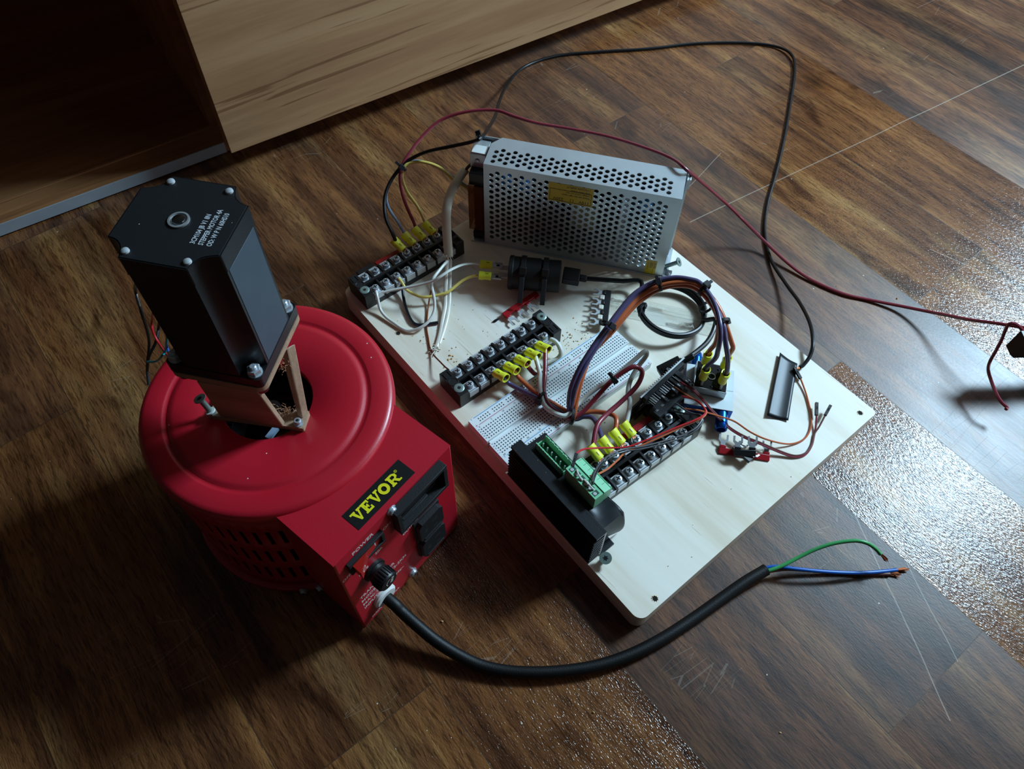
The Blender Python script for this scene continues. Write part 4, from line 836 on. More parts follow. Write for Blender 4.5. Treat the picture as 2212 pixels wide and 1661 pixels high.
pO2 = [(74.9, 156.9, 31.0), (75.7, 159.5, 36.0), (82.9, 165.6, 44.0), (93.4, 172.6, 57.0), (110.8, 180.7, 69.0), (132.8, 180.6, 83.0), (153.1, 183.2, 91.0), (166.6, 183.5, 95.0), (181.6, 180.8, 99.0), (191.4, 173.4, 104.0), (199.5, 164.1, 106.0), (202.3, 154.2, 106.0), (201.6, 141.1, 104.0), (196.8, 129.2, 103.0), (191.6, 121.4, 98.0), (192.7, 119.6, 80.0)]
pB, cB = up_end(pB, -8.2, 8.2); pO, cO = up_end(pO, 8.2, -8.2); pP2, cP2 = up_end(pP2, -8.2, -8.2); pO2, cO2 = up_end(pO2, 8.2, 8.2)
def nearc(i): s_ = scr('B', i, 0); return (s_, V((.12, -1, .34)), (0, 0, 1))
def farc(i): s_ = scr('C', i, 1); return (s_, V((-.06, 1, .42)), (0, 0, 1))
def tipof(c, L=14.5): return tuple(V(c[0])+V(c[1]).normalized()*L)
wR = 2.1
def joined(c, pts, atend=False):
    t_ = tipof(c); return (pts+[t_]) if atend else ([t_]+pts)
w = wire('thick_wire', 'outer purple wire of the tied arch, leaving the block beside the breadboard', joined(nearc(3), pB), wR, 'purple', group=G1, n=12, crimps=(nearc(3), cB))
w = wire('thick_wire', 'outer orange wire of the arch, ending at the rightmost upright crimp', joined(nearc(4), pO), wR, 'orange', group=G1, n=12, crimps=(nearc(4), cO))
c3 = farc(4); t3 = [(74.6, 158.3, 31.0), (84.1, 156.2, 33.0), (93.8, 147.4, 35.0)]
w = wire('thick_wire', 'inner orange wire of the arch, running to the block beside the heatsink', [tipof(c3)]+[(97.3, 132.8, 42.0)]+t3[::-1]+pO2[1:], wR, 'orange', group=G1, n=12, crimps=(c3, cO2))
c2 = farc(3); t2_ = [(76.2, 157.4, 29.0), (82.3, 153.9, 31.0), (85.5, 144.9, 34.0)]
w = wire('thick_wire', 'inner purple wire of the arch, running to the block beside the heatsink', [tipof(c2)]+t2_[::-1]+pP2[1:], wR, 'purple', group=G1, n=12, crimps=(c2, cP2))
c1 = farc(2); rp = [(81.0, 204.2, 36.0), (69.1, 191.9, 37.0), (64.5, 180.2, 36.0), (66.2, 169.8, 34.0), (71.1, 160.9, 32.0), (78.9, 157.4, 33.0), (90.0, 156.8, 38.0), (107.4, 157.6, 48.0), (120.4, 157.1, 54.0), (132.9, 153.4, 60.0), (138.0, 149.3, 58.0), (138.0, 145.4, 54.0), (128.9, 141.7, 48.0), (109.8, 140.2, 44.0), (90.8, 139.0, 43.0), (77.6, 135.1, 44.0)]
wire('thick_wire', 'dark red wire looping up over the breadboard between the two near terminal blocks', [tipof(nearc(7))]+rp+[tipof(c1)], wR, 'wred', group=G1, n=12, crimps=(nearc(7), c1))
c4 = farc(5); wp = [(79.4, 209.2, 36.0), (73.5, 202.3, 37.0), (63.6, 188.9, 38.0), (60.5, 178.5, 37.0), (64.1, 167.6, 36.0), (70.0, 162.2, 36.0), (86.0, 164.4, 38.0), (101.0, 163.3, 44.0), (114.8, 159.6, 50.0), (125.5, 158.5, 54.0), (140.9, 157.0, 62.0), (149.0, 155.9, 66.0), (149.4, 153.7, 62.0), (140.9, 153.5, 52.0), (129.6, 149.7, 46.0), (120.4, 142.3, 44.0), (114.8, 134.1, 44.0)]
wire('thick_wire', 'white wire making a tall narrow loop above the right half of the breadboard', [tipof(nearc(6))]+wp+[tipof(c4)], wR, 'wwhite', group=G1, n=12, crimps=(nearc(6), c4))
wire('thick_wire', 'short dark red wire curling under the crimps of the breadboard side block', [tipof(nearc(5))]+[(78.6, 216.0, 29.0), (83.1, 211.6, 27.0), (88.0, 211.2, 28.0), (89.5, 212.6, 33.0)], wR, 'wred', n=10, group=G1, crimps=(nearc(5),))
wire('thick_wire', 'cream wire hooking out of the right end of the breadboard side block', [(112.2, 232.7, 34.0), (113.8, 227.5, 34.0), (114.0, 222.5, 32.0), (112.2, 217.5, 29.0), (107.9, 216.7, 25.0), (102.4, 218.5, 23.5), (96.4, 220.5, 23.0), (91.5, 221.2, 23.0)], 2.1, 'wwhite', n=10, group=G1)
# ties on that bundle
def axis(a, b): return V(b)-V(a)
cable_tie((63.6, 188.2, 36.0), axis((59.6, 195.7, 35.0), (65.2, 177.9, 36.0)), 5.2, 'cable tie where four wires leave the breadboard side block', rz=2.6, tail=5)
cable_tie((73.2, 159.4, 34.0), axis((68.0, 168.9, 34.0), (82.5, 154.2, 32.0)), 6.4, 'cable tie at the lowest knot of the bundle above the breadboard', rz=.3, tail=9)
cable_tie((130.3, 184.4, 88.0), axis((115.5, 181.3, 80.0), (146.2, 188.5, 95.0)), 5.6, 'cable tie on the rising left leg of the orange and purple arch', rz=2.2, tail=4)
cable_tie((183.2, 182.5, 104.0), axis((173.3, 187.0, 100.0), (192.7, 175.7, 108.0)), 5.6, 'cable tie on the arch just below the power supply corner', rz=2.0, tail=3)
cable_tie((204.1, 152.1, 109.0), axis((202.1, 164.0, 110.0), (201.4, 137.1, 108.0)), 5.6, 'cable tie on the right shoulder of the orange and purple arch', rz=1.6, tail=4)
cable_tie((194.0, 122.2, 105.0), axis((196.3, 128.9, 108.0), (189.8, 116.0, 102.0)), 5.4, 'cable tie just above the four upright crimps', rz=-.6, tail=2)
cable_tie((117.5, 158.7, 52.0), axis((107.9, 161.8, 46.0), (128.3, 157.0, 58.0)), 4.6, 'cable tie joining the dark red and white loops over the breadboard', rz=2.4, tail=6)

# ================================================================ wires at the far terminal block
def farA(i): s_ = scr('A', i, 1); return (s_, V((-.18, 1, .42)), (0, 0, 1))
G2 = 'thin wires around the far terminal block'
wire('wire', 'longest black wire, looping around the floor and back to the curled tape', [tipof(farA(5))]+[(65.9, 413.9, 55.0), (66.6, 422.7, 66.0), (74.9, 434.5, 76.0), (87.0, 442.0, 84.0), (102.6, 445.2, 92.0), (115.1, 443.0, 98.0), (127.8, 433.3, 106.0), (142.4, 415.6, 116.0), (155.7, 400.8, 124.0), (163.8, 397.2, 127.0), (192.8, 423.3, 108.0), (229.6, 459.5, 82.0), (281.5, 516.3, 45.0), (330.2, 563.5, 15.0), (380.5, 592.8, 2.5), (428.9, 586.3, 2.2), (477.1, 560.0, 2.2), (534.0, 524.4, 2.2), (589.8, 495.1, 2.2), (639.3, 459.0, 2.2), (667.5, 428.1, 2.2), (669.6, 401.3, 4.0), (648.9, 377.1, 3.0), (594.6, 338.9, 2.2), (534.4, 299.1, 2.2), (476.8, 264.1, 2.2), (435.4, 240.4, 2.2), (400.6, 214.6, 2.2), (374.0, 184.2, 3.0), (355.8, 151.5, 8.0), (339.5, 123.4, 16.0), (318.0, 98.0, 26.0), (299.3, 81.6, 30.0), (288.2, 74.6, 27.0), (277.4, 72.3, 24.5), (273.2, 72.9, 24.0)], 1.75, 'pvcblack', group=G2, n=10, crimps=(farA(5),), ends=((1, 5),))
rl = [tipof(farA(7))]+[(94.6, 420.0, 46.0), (95.1, 429.3, 56.0), (95.6, 436.1, 70.0), (98.3, 441.3, 84.0), (104.8, 445.2, 93.0), (116.7, 448.7, 100.0), (136.6, 452.8, 108.0), (158.6, 451.9, 116.0), (180.2, 439.8, 122.0), (200.7, 423.0, 124.0), (208.9, 405.2, 124.0), (219.6, 384.0, 124.0), (238.2, 359.1, 124.0), (257.4, 329.1, 125.0), (272.5, 296.0, 126.0), (281.7, 269.6, 126.0), (283.2, 248.7, 124.0), (315.3, 244.3, 90.0), (356.5, 236.9, 45.0), (379.2, 208.3, 14.0), (381.8, 170.0, 5.0), (385.2, 141.6, 2.2), (395.9, 109.1, 2.0), (410.9, 86.4, 2.0), (425.3, 60.2, 6.0), (432.7, 33.6, 16.0), (435.0, 7.6, 30.0), (438.0, -12.4, 42.0), (442.3, -32.4, 52.0), (442.9, -42.2, 56.0)]
wire('wire', 'long dark red wire arching over the power supply to the right edge', rl, 1.6, 'wred', group=G2, n=10, crimps=(farA(7),))
wire('wire', 'yellow wire looping from the far block up to the power supply terminals', [tipof(farA(8))]+[(107.2, 429.3, 50.0), (102.7, 438.4, 66.0), (101.1, 441.9, 82.0), (105.0, 443.3, 92.0), (111.8, 441.8, 95.0), (121.9, 433.9, 96.0), (131.9, 422.0, 92.0), (137.4, 407.9, 84.0), (144.3, 400.6, 76.0), (150.0, 393.0, 70.0), (151.9, 389.6, 69.0)], 1.5, 'yel', group=G2, crimps=(farA(8),))
wire('wire', 'pale blue grey wire looping from the far block to the power supply terminals', [tipof(farA(6))]+[(79.2, 424.5, 52.0), (78.0, 434.9, 62.0), (79.8, 439.8, 74.0), (89.9, 443.8, 84.0), (104.2, 445.4, 91.0), (114.0, 443.8, 93.0), (120.5, 439.7, 94.0), (131.3, 428.8, 90.0), (140.0, 415.3, 82.0), (147.3, 406.9, 74.0), (152.3, 398.9, 68.0), (157.0, 396.3, 66.0)], 1.45, 'bluegrey', group=G2, crimps=(farA(6),))
cable_tie((104.0, 445.7, 92.0), axis((93.4, 444.7, 86.0), (113.0, 444.6, 98.0)), 4.6, 'cable tie where black, red, yellow and grey wires meet above the floor', rz=2.4, tail=5)
cable_tie((162.8, 398.7, 127.0), V((.7, -.5, .3)), 2.2, 'small cable tie on the black wire at the power supply corner', rz=1, tail=0)
wire('wire', 'short black wire entering the top of the power supply terminals', [(150.9, 408.8, 84.0), (154.1, 407.5, 90.0), (158.1, 403.7, 96.0), (161.4, 400.0, 99.0)], 1.5, 'pvcblack')
# white, yellow, black wires of the near row
A1, A3 = scr('A', 1, 0), scr('A', 3, 0)
wire('wire', 'white wire drooping from the far block and rising beside the cream sheath', [tuple(A1)]+[(18.2, 372.5, 33.0), (14.3, 363.2, 26.0), (14.0, 353.7, 23.5), (16.3, 342.3, 23.0), (17.9, 335.2, 22.8), (20.5, 328.9, 22.8), (25.3, 324.7, 24.0), (30.8, 321.8, 26.0), (38.5, 321.2, 28.0), (46.1, 323.5, 30.0), (52.1, 327.7, 33.0), (56.6, 334.1, 37.0), (61.3, 343.9, 42.0), (64.1, 346.3, 46.0), (68.7, 348.0, 48.0), (81.9, 353.3, 48.0), (89.0, 356.7, 46.0)], 1.45, 'wwhite', group=G2)
wire('wire', 'flat white insulated wire from the far block to the upper crimp of the charger socket', [(24.0, 370.8, 36.0), (32.6, 365.7, 38.0), (44.1, 357.6, 41.0), (53.8, 349.8, 45.0), (61.9, 342.8, 50.0), (69.4, 339.6, 54.0), (80.4, 340.3, 54.0), (96.7, 343.8, 47.0), (109.3, 343.0, 41.0), (115.7, 338.3, 39.0)], 1.5, 'wwhite', group=G2, flat=.7, crimps=(((124.9, 331.4, 38.0), -sd, (0, 0, 1), 12, 1, .86, None, 'spade'),))
w = wire('wire', 'yellow wire dipping from the far block to the lower crimp of the charger socket', [tuple(A3)]+[(45.6, 371.4, 34.0), (45.1, 362.6, 31.0), (49.5, 351.5, 30.0), (53.9, 346.1, 30.0), (59.9, 342.4, 30.0), (66.9, 338.7, 31.0), (74.3, 336.1, 32.0), (91.3, 337.3, 34.0), (101.9, 335.1, 35.0), (107.9, 329.9, 36.0)], 1.4, 'yel', group=G2, crimps=(((116.5, 322.3, 36.0), -sd, (0, 0, 1), 12, 1, .86, None, 'spade'),))
wire('wire', 'dark navy wire dropping from the far block and ending in a frayed split', [tuple(A3+V((1, 0, -1)))]+[(46.0, 373.2, 28.0), (39.7, 361.7, 24.0), (35.7, 353.2, 23.0), (32.5, 344.1, 22.6), (30.4, 335.1, 22.6), (31.5, 329.5, 22.6), (36.5, 325.1, 22.6), (42.3, 322.1, 22.6), (48.5, 318.9, 22.6)], 1.5, 'navy', group=G2)
# cream cable sheath, slit open
rs = lambda t_: 4.6-(.5 if t_ > .9 else 0)
sh = MB().tube([(152.3, 409.8, 86.0), (145.6, 406.8, 86.0), (136.5, 402.3, 85.0), (128.1, 398.6, 82.0), (120.6, 394.0, 78.0), (114.7, 389.5, 73.0), (110.3, 384.9, 66.0), (105.6, 378.6, 58.0), (101.5, 372.4, 50.0), (97.1, 365.5, 44.0), (95.6, 362.9, 42.0)], rs, 'sheath', 14, flat=.6)
o_ = (152.3, 409.8, 86.0); so = sh.build('cable_sheath', origin=o_); tag(so, 'thick cream cable sheath hanging from the power supply over the far block', 'cable sheath')
m = MB(); cpt = V((95.9, 363.4, 42.0))
for k in range(8):
    a = k*.785; d = V((math.cos(a)*4, math.sin(a)*2.4, 0)); e = V((random.uniform(-1, 1), -2, random.uniform(-5, -2)))
    m.add([cpt+d+V((0, 3, 3)), cpt+V((math.cos(a+.7)*4, math.sin(a+.7)*2.4, 0))+V((0, 3, 3)), cpt+d*1.2+e], [(0, 1, 2)], 'sheath')
m.build('torn_end', so, origin=tuple(cpt))
for dz, pts in ((0, [(93.3, 362.9, 41.0), (84.5, 353.0, 36.0), (77.0, 344.1, 32.0), (70.4, 336.2, 28.0), (64.0, 328.6, 25.0), (53.8, 318.7, 23.2), (44.2, 308.9, 22.6), (35.4, 301.1, 22.4), (30.4, 297.2, 22.2)]), (1, [(95.9, 362.0, 40.0), (88.2, 352.3, 34.0), (79.8, 342.3, 29.0), (71.1, 331.6, 25.0), (59.6, 319.3, 23.6), (47.6, 308.9, 22.6), (34.9, 299.0, 22.2)])):
    MB().tube(pts, 1.9, 'clearins', 8, flat=.4).build('stripped_strand', so, origin=tuple(pts[0]))
tag(MB().tube([(66.6, 351.7, 30.0), (61.8, 348.5, 27.0), (56.7, 344.1, 24.0), (49.2, 336.1, 22.2), (37.6, 321.9, 21.8), (31.2, 310.5, 21.8), (25.4, 299.3, 22.0), (22.9, 289.5, 24.0), (21.5, 278.6, 28.0), (20.6, 269.5, 31.0), (21.4, 264.5, 31.0)], .75, 'copper', 8).build('copper_wire', origin=(66.6, 351.7, 30.0)), 'bare copper wire winding down to the breadboard side block', 'wire')
m = MB()
for k in range(9):
    a = V((27.9, 298.0, 22.0)); m.tube([a+V((random.uniform(-3, 3), random.uniform(-3, 3), 0)), a+V((random.uniform(-4, 4), random.uniform(-7, 1), random.uniform(0, 3))), a+V((random.uniform(-7, 3), random.uniform(-9, 0), random.uniform(0, 3)))], .45, 'clearins', 5, 3)
tag(m.build('insulation_scrap', origin=(27.9, 298.0, 22.0)), 'clump of clear stripped insulation at the end of the cream strands', 'scrap')
tag(MB().tube([(89.4, 288.3, 21.6), (92.6, 287.5, 22.0), (96.9, 287.3, 21.6)], lambda t_: .3+1.0*math.sin(math.pi*t_), 'navy', 6).build('insulation_scrap', origin=(92.9, 287.8, 21.5)), 'tiny dark splinter of insulation lying left of the red jumper strip', 'scrap')
tag(MB().tube([(p[0], p[1], p[2]) for p in [(31.1, 329.3, 23.0), (31.4, 325.4, 22.5), (27.4, 325.8, 21.8)]], .8, 'navy', 6).build('insulation_scrap', origin=(31.1, 329.3, 23.0)), 'frayed black curl beside the white drooping wire', 'scrap')

# ================================================================ USB cable coil
G = []
c_ = V((224.5, 187, 0))
pts = [(181.8, 270.4, 34.0), (187.2, 264.6, 34.0), (197.5, 256.0, 33.0), (212.7, 242.8, 32.0), (225.5, 230.7, 33.0)]
for k in range(0, 40):
    a = math.radians(112-k*22.8); rr = 32.2+2.4*math.sin(k*.39+1); z = 28+5.*math.cos(a-2.6)+(k/40)*6
    pts.append((c_.x+rr*math.cos(a), c_.y+rr*math.sin(a)*.95, z))
pts += [(243.0, 152.8, 38.0), (232.1, 145.1, 38.0), (217.0, 139.2, 40.0), (200.5, 136.3, 44.0), (185.6, 135.0, 48.0), (179.2, 134.5, 50.0)]
ub = MB().tube(pts, 2.25, 'pvcblack', 10, 4).build('usb_cable', origin=tuple(pts[0])); tag(ub, 'black cable coiled in rings between power supply and blue block', 'cable')
a_, b_ = V((170.3, 281.8, 36.0)), V((181.1, 269.8, 35.0)); m = MB(); F = frame(a_, b_-a_); L_ = (b_-a_).length; m.b2((-8, -4, 0), (8, 4, L_), 'blackm', F).b2((-3, -2.4, L_), (3, 2.4, L_+7), 'blackm', F); m.build('cable_plug', ub, origin=tuple(a_), bevel=1)
a_, b_ = V((179.6, 134.5, 49.0)), V((157.6, 141.4, 42.0)); m = MB(); F = frame(a_, b_-a_); L_ = (b_-a_).length; m.rod(a_, b_, [(2.6, -9), (2.8, 0), (2.8, 4)], 'pvcblack', 14).b2((-5.4, -4.2, 3), (5.4, 4.2, L_), 'rubber', F).rod(a_, b_, [(3.2, 1), (4.6, 4), (4.6, L_-2)], 'pvcblack', 16); m.build('cable_plug', ub, origin=tuple(a_), bevel=.8)
cable_tie((196.8, 202.1, 38.0), V((.35, -.8, .25)), 4.6, 'cable tie gathering the left side of the black coil', rz=.2, tail=0)
cable_tie((246.5, 168.1, 38.0), V((.4, .75, -.1)), 5.6, 'cable tie gathering the right side of the black coil', rz=2.9, tail=3)

# ================================================================ jumper strips
def jumper(name, label, loc, ang, n, mm, X=None, nub=False, cat='jumper strip'):
    p = 12.1; L_ = (n-1)*p+6; m = MB(); X = X or (TR(loc) @ RZ(ang))
    m.b2((-3, 0, -1.2), (L_-3, 5.4, 1.4), mm, X)
    for k in range(n): m.b2((k*p-2.6, -2.4, -1.2), (k*p+2.6, .2, 1.4), mm, X)
    o = tuple(X @ V((0, 0, 0))); j = m.build(name, origin=o, bevel=.4); tag(j, label, cat)
    for k in range(n):
        q = MB(); q.prism([(k*p-2, -2), (k*p-2, -4.6), (k*p-4, -6.8), (k*p-4, -11.5), (k*p-2.5, -11.5), (k*p-2.5, -7.6), (k*p, -6.0), (k*p+2.5, -7.6), (k*p+2.5, -11.5), (k*p+4, -11.5), (k*p+4, -6.8), (k*p+2, -4.6), (k*p+2, -2)][::-1], -.35, .35, 'tin', X)
        q.build('fork', j, origin=o)
    if nub:
        for k in range(n-1):
            q = MB().b2((k*p+3.2, -5.2, -1), (k*p+8.9, -.1, 1.1), 'clearins', X); q.build('spacer', j, origin=o, bevel=1)
    return j
jumper('jumper_strip', 'red jumper strip with metal forks behind the breadboard side block', tuple(V((103.9, 283.5, 24.0))), math.radians(2), 4, 'jred')
jumper('jumper_strip', 'red jumper strip mostly hidden behind the far terminal block', (43.4, 405.5, T+10), 0, 3, 'jred')
jumper('jumper_strip', 'black jumper piece at the left end behind the far terminal block', (22, 405, T+11.5), 0, 2, 'black')
jumper('jumper_strip', 'red jumper strip behind the right end of the heatsink side block', (97.6, 115.4, T+11), RC, 4, 'jred')
jumper('jumper_strip', 'black jumper piece behind the left end of the heatsink side block', (50.6, 117.6, T+11), RC, 2, 'black')
jumper('jumper_strip', 'black jumper strip with four metal forks standing by the clear plastic cover', (192.4, 244.5, T+7), math.radians(222), 4, 'black', nub=True)
X = TR((181.4, 30.1, 22.0)) @ RZ(math.radians(131)) @ RX(math.radians(-22)) @ TR((3, -2, 0)); jumper('jumper_strip', 'red jumper strip with bright forks lying loose below the curled tape', None, 0, 4, 'jred', X)
X = TR((171.3, 41.0, 31.0)) @ RZ(math.radians(139)) @ RX(math.radians(-38)) @ TR((2, 0, 0)); jumper('jumper_strip', 'black jumper piece stacked on the loose red strip with forks pointing up', None, 0, 2, 'black', X)
X = TR((165.7, 38.9, 26.0)) @ RZ(math.radians(92)) @ RX(math.radians(15)) @ TR((1, 0, 0)); jumper('jumper_strip', 'short black jumper piece propped diagonally against the loose red strip', None, 0, 2, 'black', X)
# clear cover strip
cv = V((177, 217, T)); X = TR((181.5, 221.5, T+1.8)) @ RZ(math.radians(-47.5+0)); 
a_, b_ = V((188.3, 244.2, 22.0)), V((250.5, 155.8, 22.0)); dv = (b_-a_); L_ = dv.length; ang = math.atan2(dv.y, dv.x); X = TR((a_.x, a_.y, T+.1)) @ RZ(ang)
m = MB().b2((0, -13, 0), (L_, 9, 2.6), 'clear', X)
for t_, x, y, s_ in (('CHNW', 10, 2.6, 6), ('TB-2508L', 38, 2.6, 6), ('1  2  3  4  5  6  7  8', 12, -4.6, 4.2), ('600V 25A', 66, -11.4, 6)): m.text(t_, s_, 'clearins', X @ TR((x, y, 2.6)), .08)
m.b2((0, -3, 2.6), (L_, -2.4, 3.0), 'clear', X).b2((0, 1, 2.6), (L_, 1.5, 3.0), 'clear', X)
tag(m.build('clear_cover', origin=(a_.x, a_.y, T), bevel=.3), 'clear plastic terminal cover lying flat under the black cable coil', 'cover')

# ================================================================ thin jumper leads
G3 = 'thin jumper leads from the microcontroller'
def lead(label, pts, mm, h0=None, h1=None, r=.78):
    w = wire('jumper_lead', label, pts, r, mm, group=G3, n=8)
    if h0: dupont(w, pts[0], h0)
    if h1: dupont(w, pts[-1], h1)
    return w
def shift(pts, dx, dy, dz=0): return [(x+dx, y+dy, z+dz) for x, y, z in pts]
L1 = [(164.0, 123.4, 44.0), (166.8, 111.1, 43.0), (167.8, 99.1, 40.0), (168.4, 89.8, 36.0), (169.6, 80.5, 33.0), (171.0, 67.6, 30.0), (174.6, 54.2, 29.5), (180.6, 41.9, 29.0), (191.0, 26.1, 24.0), (198.3, 16.8, 22.0), (207.4, 12.8, 21.6), (218.4, 14.8, 21.6), (227.9, 19.7, 21.8)]
lead('dark red jumper lead sweeping past the blue block to a loose upright socket', L1+[(235.0, 24.3, 23.0), (243.3, 31.0, 25.0)], 'wred', (160.2, 136.6, 48.0), (252.9, 38.8, 26.0))
lead('brown jumper lead beside the dark red one, ending in the rightmost loose socket', shift(L1, 1.1, .9, .4)+[(237.1, 22.5, 24.0), (247.7, 25.9, 27.0)], 'brown', tuple(V((160.2, 136.6, 48.0))+V((1.6, 2, 0))), (258.6, 29.1, 28.0))
lead('orange jumper lead curving around to the taped joint of the long black wire', [(148.4, 106.0, 38.0), (157.2, 95.0, 40.0), (163.5, 88.0, 38.0), (169.2, 81.1, 36.0), (177.1, 69.6, 34.0), (181.0, 54.9, 32.0), (187.2, 42.3, 30.0), (200.2, 30.3, 24.0), (210.8, 24.6, 22.0), (221.1, 23.3, 22.0), (231.8, 26.8, 22.0), (242.3, 34.7, 22.0), (253.5, 47.8, 22.0), (259.4, 56.4, 22.5), (264.0, 64.5, 23.5)], 'orange', None, (268.8, 75.7, 24.0))
L2 = [(152.7, 122.7, 42.0), (155.8, 112.6, 42.0), (160.1, 105.1, 43.0), (160.8, 98.8, 45.0), (158.2, 91.5, 48.0), (154.8, 86.8, 50.0), (149.1, 85.5, 51.0), (138.4, 87.1, 52.0), (124.4, 91.1, 52.0), (102.4, 96.6, 52.0), (82.1, 102.5, 52.0), (71.6, 107.9, 54.0), (61.0, 113.4, 58.0), (49.2, 117.9, 64.0), (40.7, 117.8, 71.0), (35.0, 116.7, 74.0)]
lead('bright red jumper lead crossing the heatsink side block to the first green terminal', L2, 'bred', (147.4, 131.3, 44.0), (25.4, 110.2, 74.0))
L3 = [(156.3, 122.3, 44.0), (159.4, 108.9, 43.0), (160.9, 100.7, 44.0), (159.8, 93.4, 46.0), (156.2, 86.8, 49.0), (149.7, 84.7, 50.0), (139.5, 86.6, 50.0), (129.2, 89.2, 50.0), (105.7, 94.2, 50.0), (80.5, 100.4, 50.0), (72.5, 100.5, 52.0), (63.5, 98.2, 56.0), (51.3, 95.8, 62.0), (41.2, 94.9, 68.0), (34.1, 95.0, 72.0), (30.3, 96.0, 74.5)]
lead('orange jumper lead crossing the heatsink side block to the middle green terminal', L3, 'orange', (155.3, 134.1, 44.0))
L4 = [(131.9, 124.0, 40.0), (135.0, 115.6, 41.0), (138.2, 108.1, 42.0), (141.8, 102.1, 43.0), (145.1, 97.0, 44.0), (149.0, 91.2, 46.0), (149.4, 86.4, 48.0), (147.6, 82.7, 48.0), (138.8, 80.2, 48.0), (130.3, 80.9, 48.0), (122.7, 82.5, 48.0), (104.2, 88.5, 50.0), (87.6, 94.8, 52.0), (75.0, 100.9, 54.0), (63.4, 102.7, 58.0), (51.1, 101.2, 64.0), (40.6, 97.6, 70.0), (31.5, 92.7, 75.0), (26.5, 89.0, 76.5)]
lead('black jumper lead crossing the heatsink side block to the last green terminals', L4, 'black', tuple(V((131.9, 124.0, 40.0))+V((-6, 4, 1))))
L5 = [(143.3, 122.3, 42.0), (145.6, 115.3, 42.0), (147.1, 106.9, 42.0), (147.4, 100.0, 43.0), (149.3, 92.8, 45.0)]+shift(L4[6:], .4, 1.5, 1.2)
lead('grey jumper lead running beside the black one to the green terminals', L5, 'greyw', tuple(V((143.3, 122.3, 42.0))+V((-6, 4, 1))))
m = MB()
for k, (a_, b_, c2_) in enumerate((((25.7, 105.8, 75.0), (23.1, 101.2, 77.0), (23.0, 96.7, 75.0)), ((25.2, 93.9, 75.0), (23.5, 88.9, 77.5), (24.6, 85.6, 75.0)), ((24.6, 96.4, 75.0), (23.6, 92.0, 77.0), (23.2, 89.7, 75.0)))): m.tube([a_, b_, c2_], .75, 'wwhite', 7)
tag(m.build('jumper_lead', origin=(23.5, 101.5, 76.0)), 'short white jumper ends poking into the green terminals', 'wire', G3)

# ================================================================ loose pieces on the board
c0, c1_, c2_, c3_ = V((272.0, 95.0, 21.0)), V((276.0, 77.2, 21.0)), V((222.0, 43.4, 21.0)), V((210.8, 58.4, 21.0)); vs = []
NX, NY = 8, 18
for j in range(NY+1):
    for i in range(NX+1):
        u_, v_ = i/NX, j/NY; p = (c0*(1-u_)+c1_*u_)*(1-v_)+(c3_*(1-u_)+c2_*u_)*v_
        e = V((0, 0, 1)); p = V((p.x, p.y, T+.5+5.0*max(0, .6-u_)**1.5+2.5*max(0, u_-.7)+2.0*max(0, v_-.85)*u_)); vs.append(p)
m = MB().add(vs, [(j*(NX+1)+i, j*(NX+1)+i+1, (j+1)*(NX+1)+i+1, (j+1)*(NX+1)+i) for j in range(NY) for i in range(NX)], 'tape')
tp = m.build('tape_strip', origin=tuple(c0), ang=80); md = tp.modifiers.new('sheet', 'SOLIDIFY'); md.thickness = .3*S; tag(tp, 'curled strip of black vinyl tape lying on the right side of the board', 'tape')
random.seed(11); m = MB()
def flake(x, y, z, s_):
    a = random.random()*6.3; t_ = random.random(); d1 = V((math.cos(a), math.sin(a), .3*t_))*s_; d2 = V((-math.sin(a), math.cos(a), .9*t_))*s_*.6
    p = V((x, y, z)); m.add([p, p+d1, p+d1*.8+d2, p+d2*1.1, p+d1*.4+d2*.4+V((0, 0, s_*.5))], [(0, 1, 4), (1, 2, 4), (2, 3, 4), (3, 0, 4)], 'chip')
for (cx, cy, sg, n_, s_) in ((*(130.1, 228.7, 21.0)[:2], 9, 46, 1.0), (*(147.3, 225.3, 21.0)[:2], 9, 24, .9), (*(38.9, 278.2, 21.0)[:2], 14, 16, 1.1), (*(33.1, 279.6, 21.0)[:2], 1.5, 6, 1.8), (*(40.8, 331.3, 21.0)[:2], 18, 26, .7), (*(117.3, 363.3, 21.0)[:2], 8, 30, .7), (*(86.5, 155.2, 21.0)[:2], 9, 8, .9), (*(144.4, 148.6, 21.0)[:2], 6, 6, 1.0), (*(100.0, 249.4, 21.0)[:2], 30, 14, .6), (*(98.0, 37.4, 21.0)[:2], 70, 22, .6), (*(83.3, 290.3, 21.0)[:2], 16, 14, .6), (*(128.7, 131.5, 21.0)[:2], 4, 3, 1.1), (*(21.6, 315.5, 21.0)[:2], 7, 7, 1.1)):
    for k in range(n_):
        x, y = random.gauss(cx, sg), random.gauss(cy, sg)
        if 3 < x < BW-3 and 3 < y < BL-3: flake(x, y, T+.05, s_*random.uniform(.5, 1.5))
tag(m.build('sawdust', origin=(150, 200, T)), 'scattered pale sawdust flakes on the pine board', 'sawdust', kind='stuff')
m = MB(); random.seed(4)
for u_, v_ in ((30, 0), (60, -80), (-40, -30), (150, -40), (-120, 60), (260, -60), (330, 40), (400, 120), (-60, 500), (20, 450), (60, 520), (180, 480), (330, 470), (420, 380), (480, 260), (520, 120), (-230, 560), (-290, 420), (-210, 350), (-300, 330)): flake(u_, v_, .1, random.uniform(.5, 1.3))
for u_, v_ in ((-109.8, 98.3, 0.0)[:2], (-64.0, -23.1, 0.0)[:2], (28.3, -116.9, 0.0)[:2], (238.0, 576.1, 0.0)[:2], (434.6, 71.9, 0.0)[:2]): flake(u_, v_, .1, 1.9)
tag(m.build('sawdust', origin=(100, 0, 0)), 'a few pale wood flakes scattered on the dark floor', 'sawdust', kind='stuff')

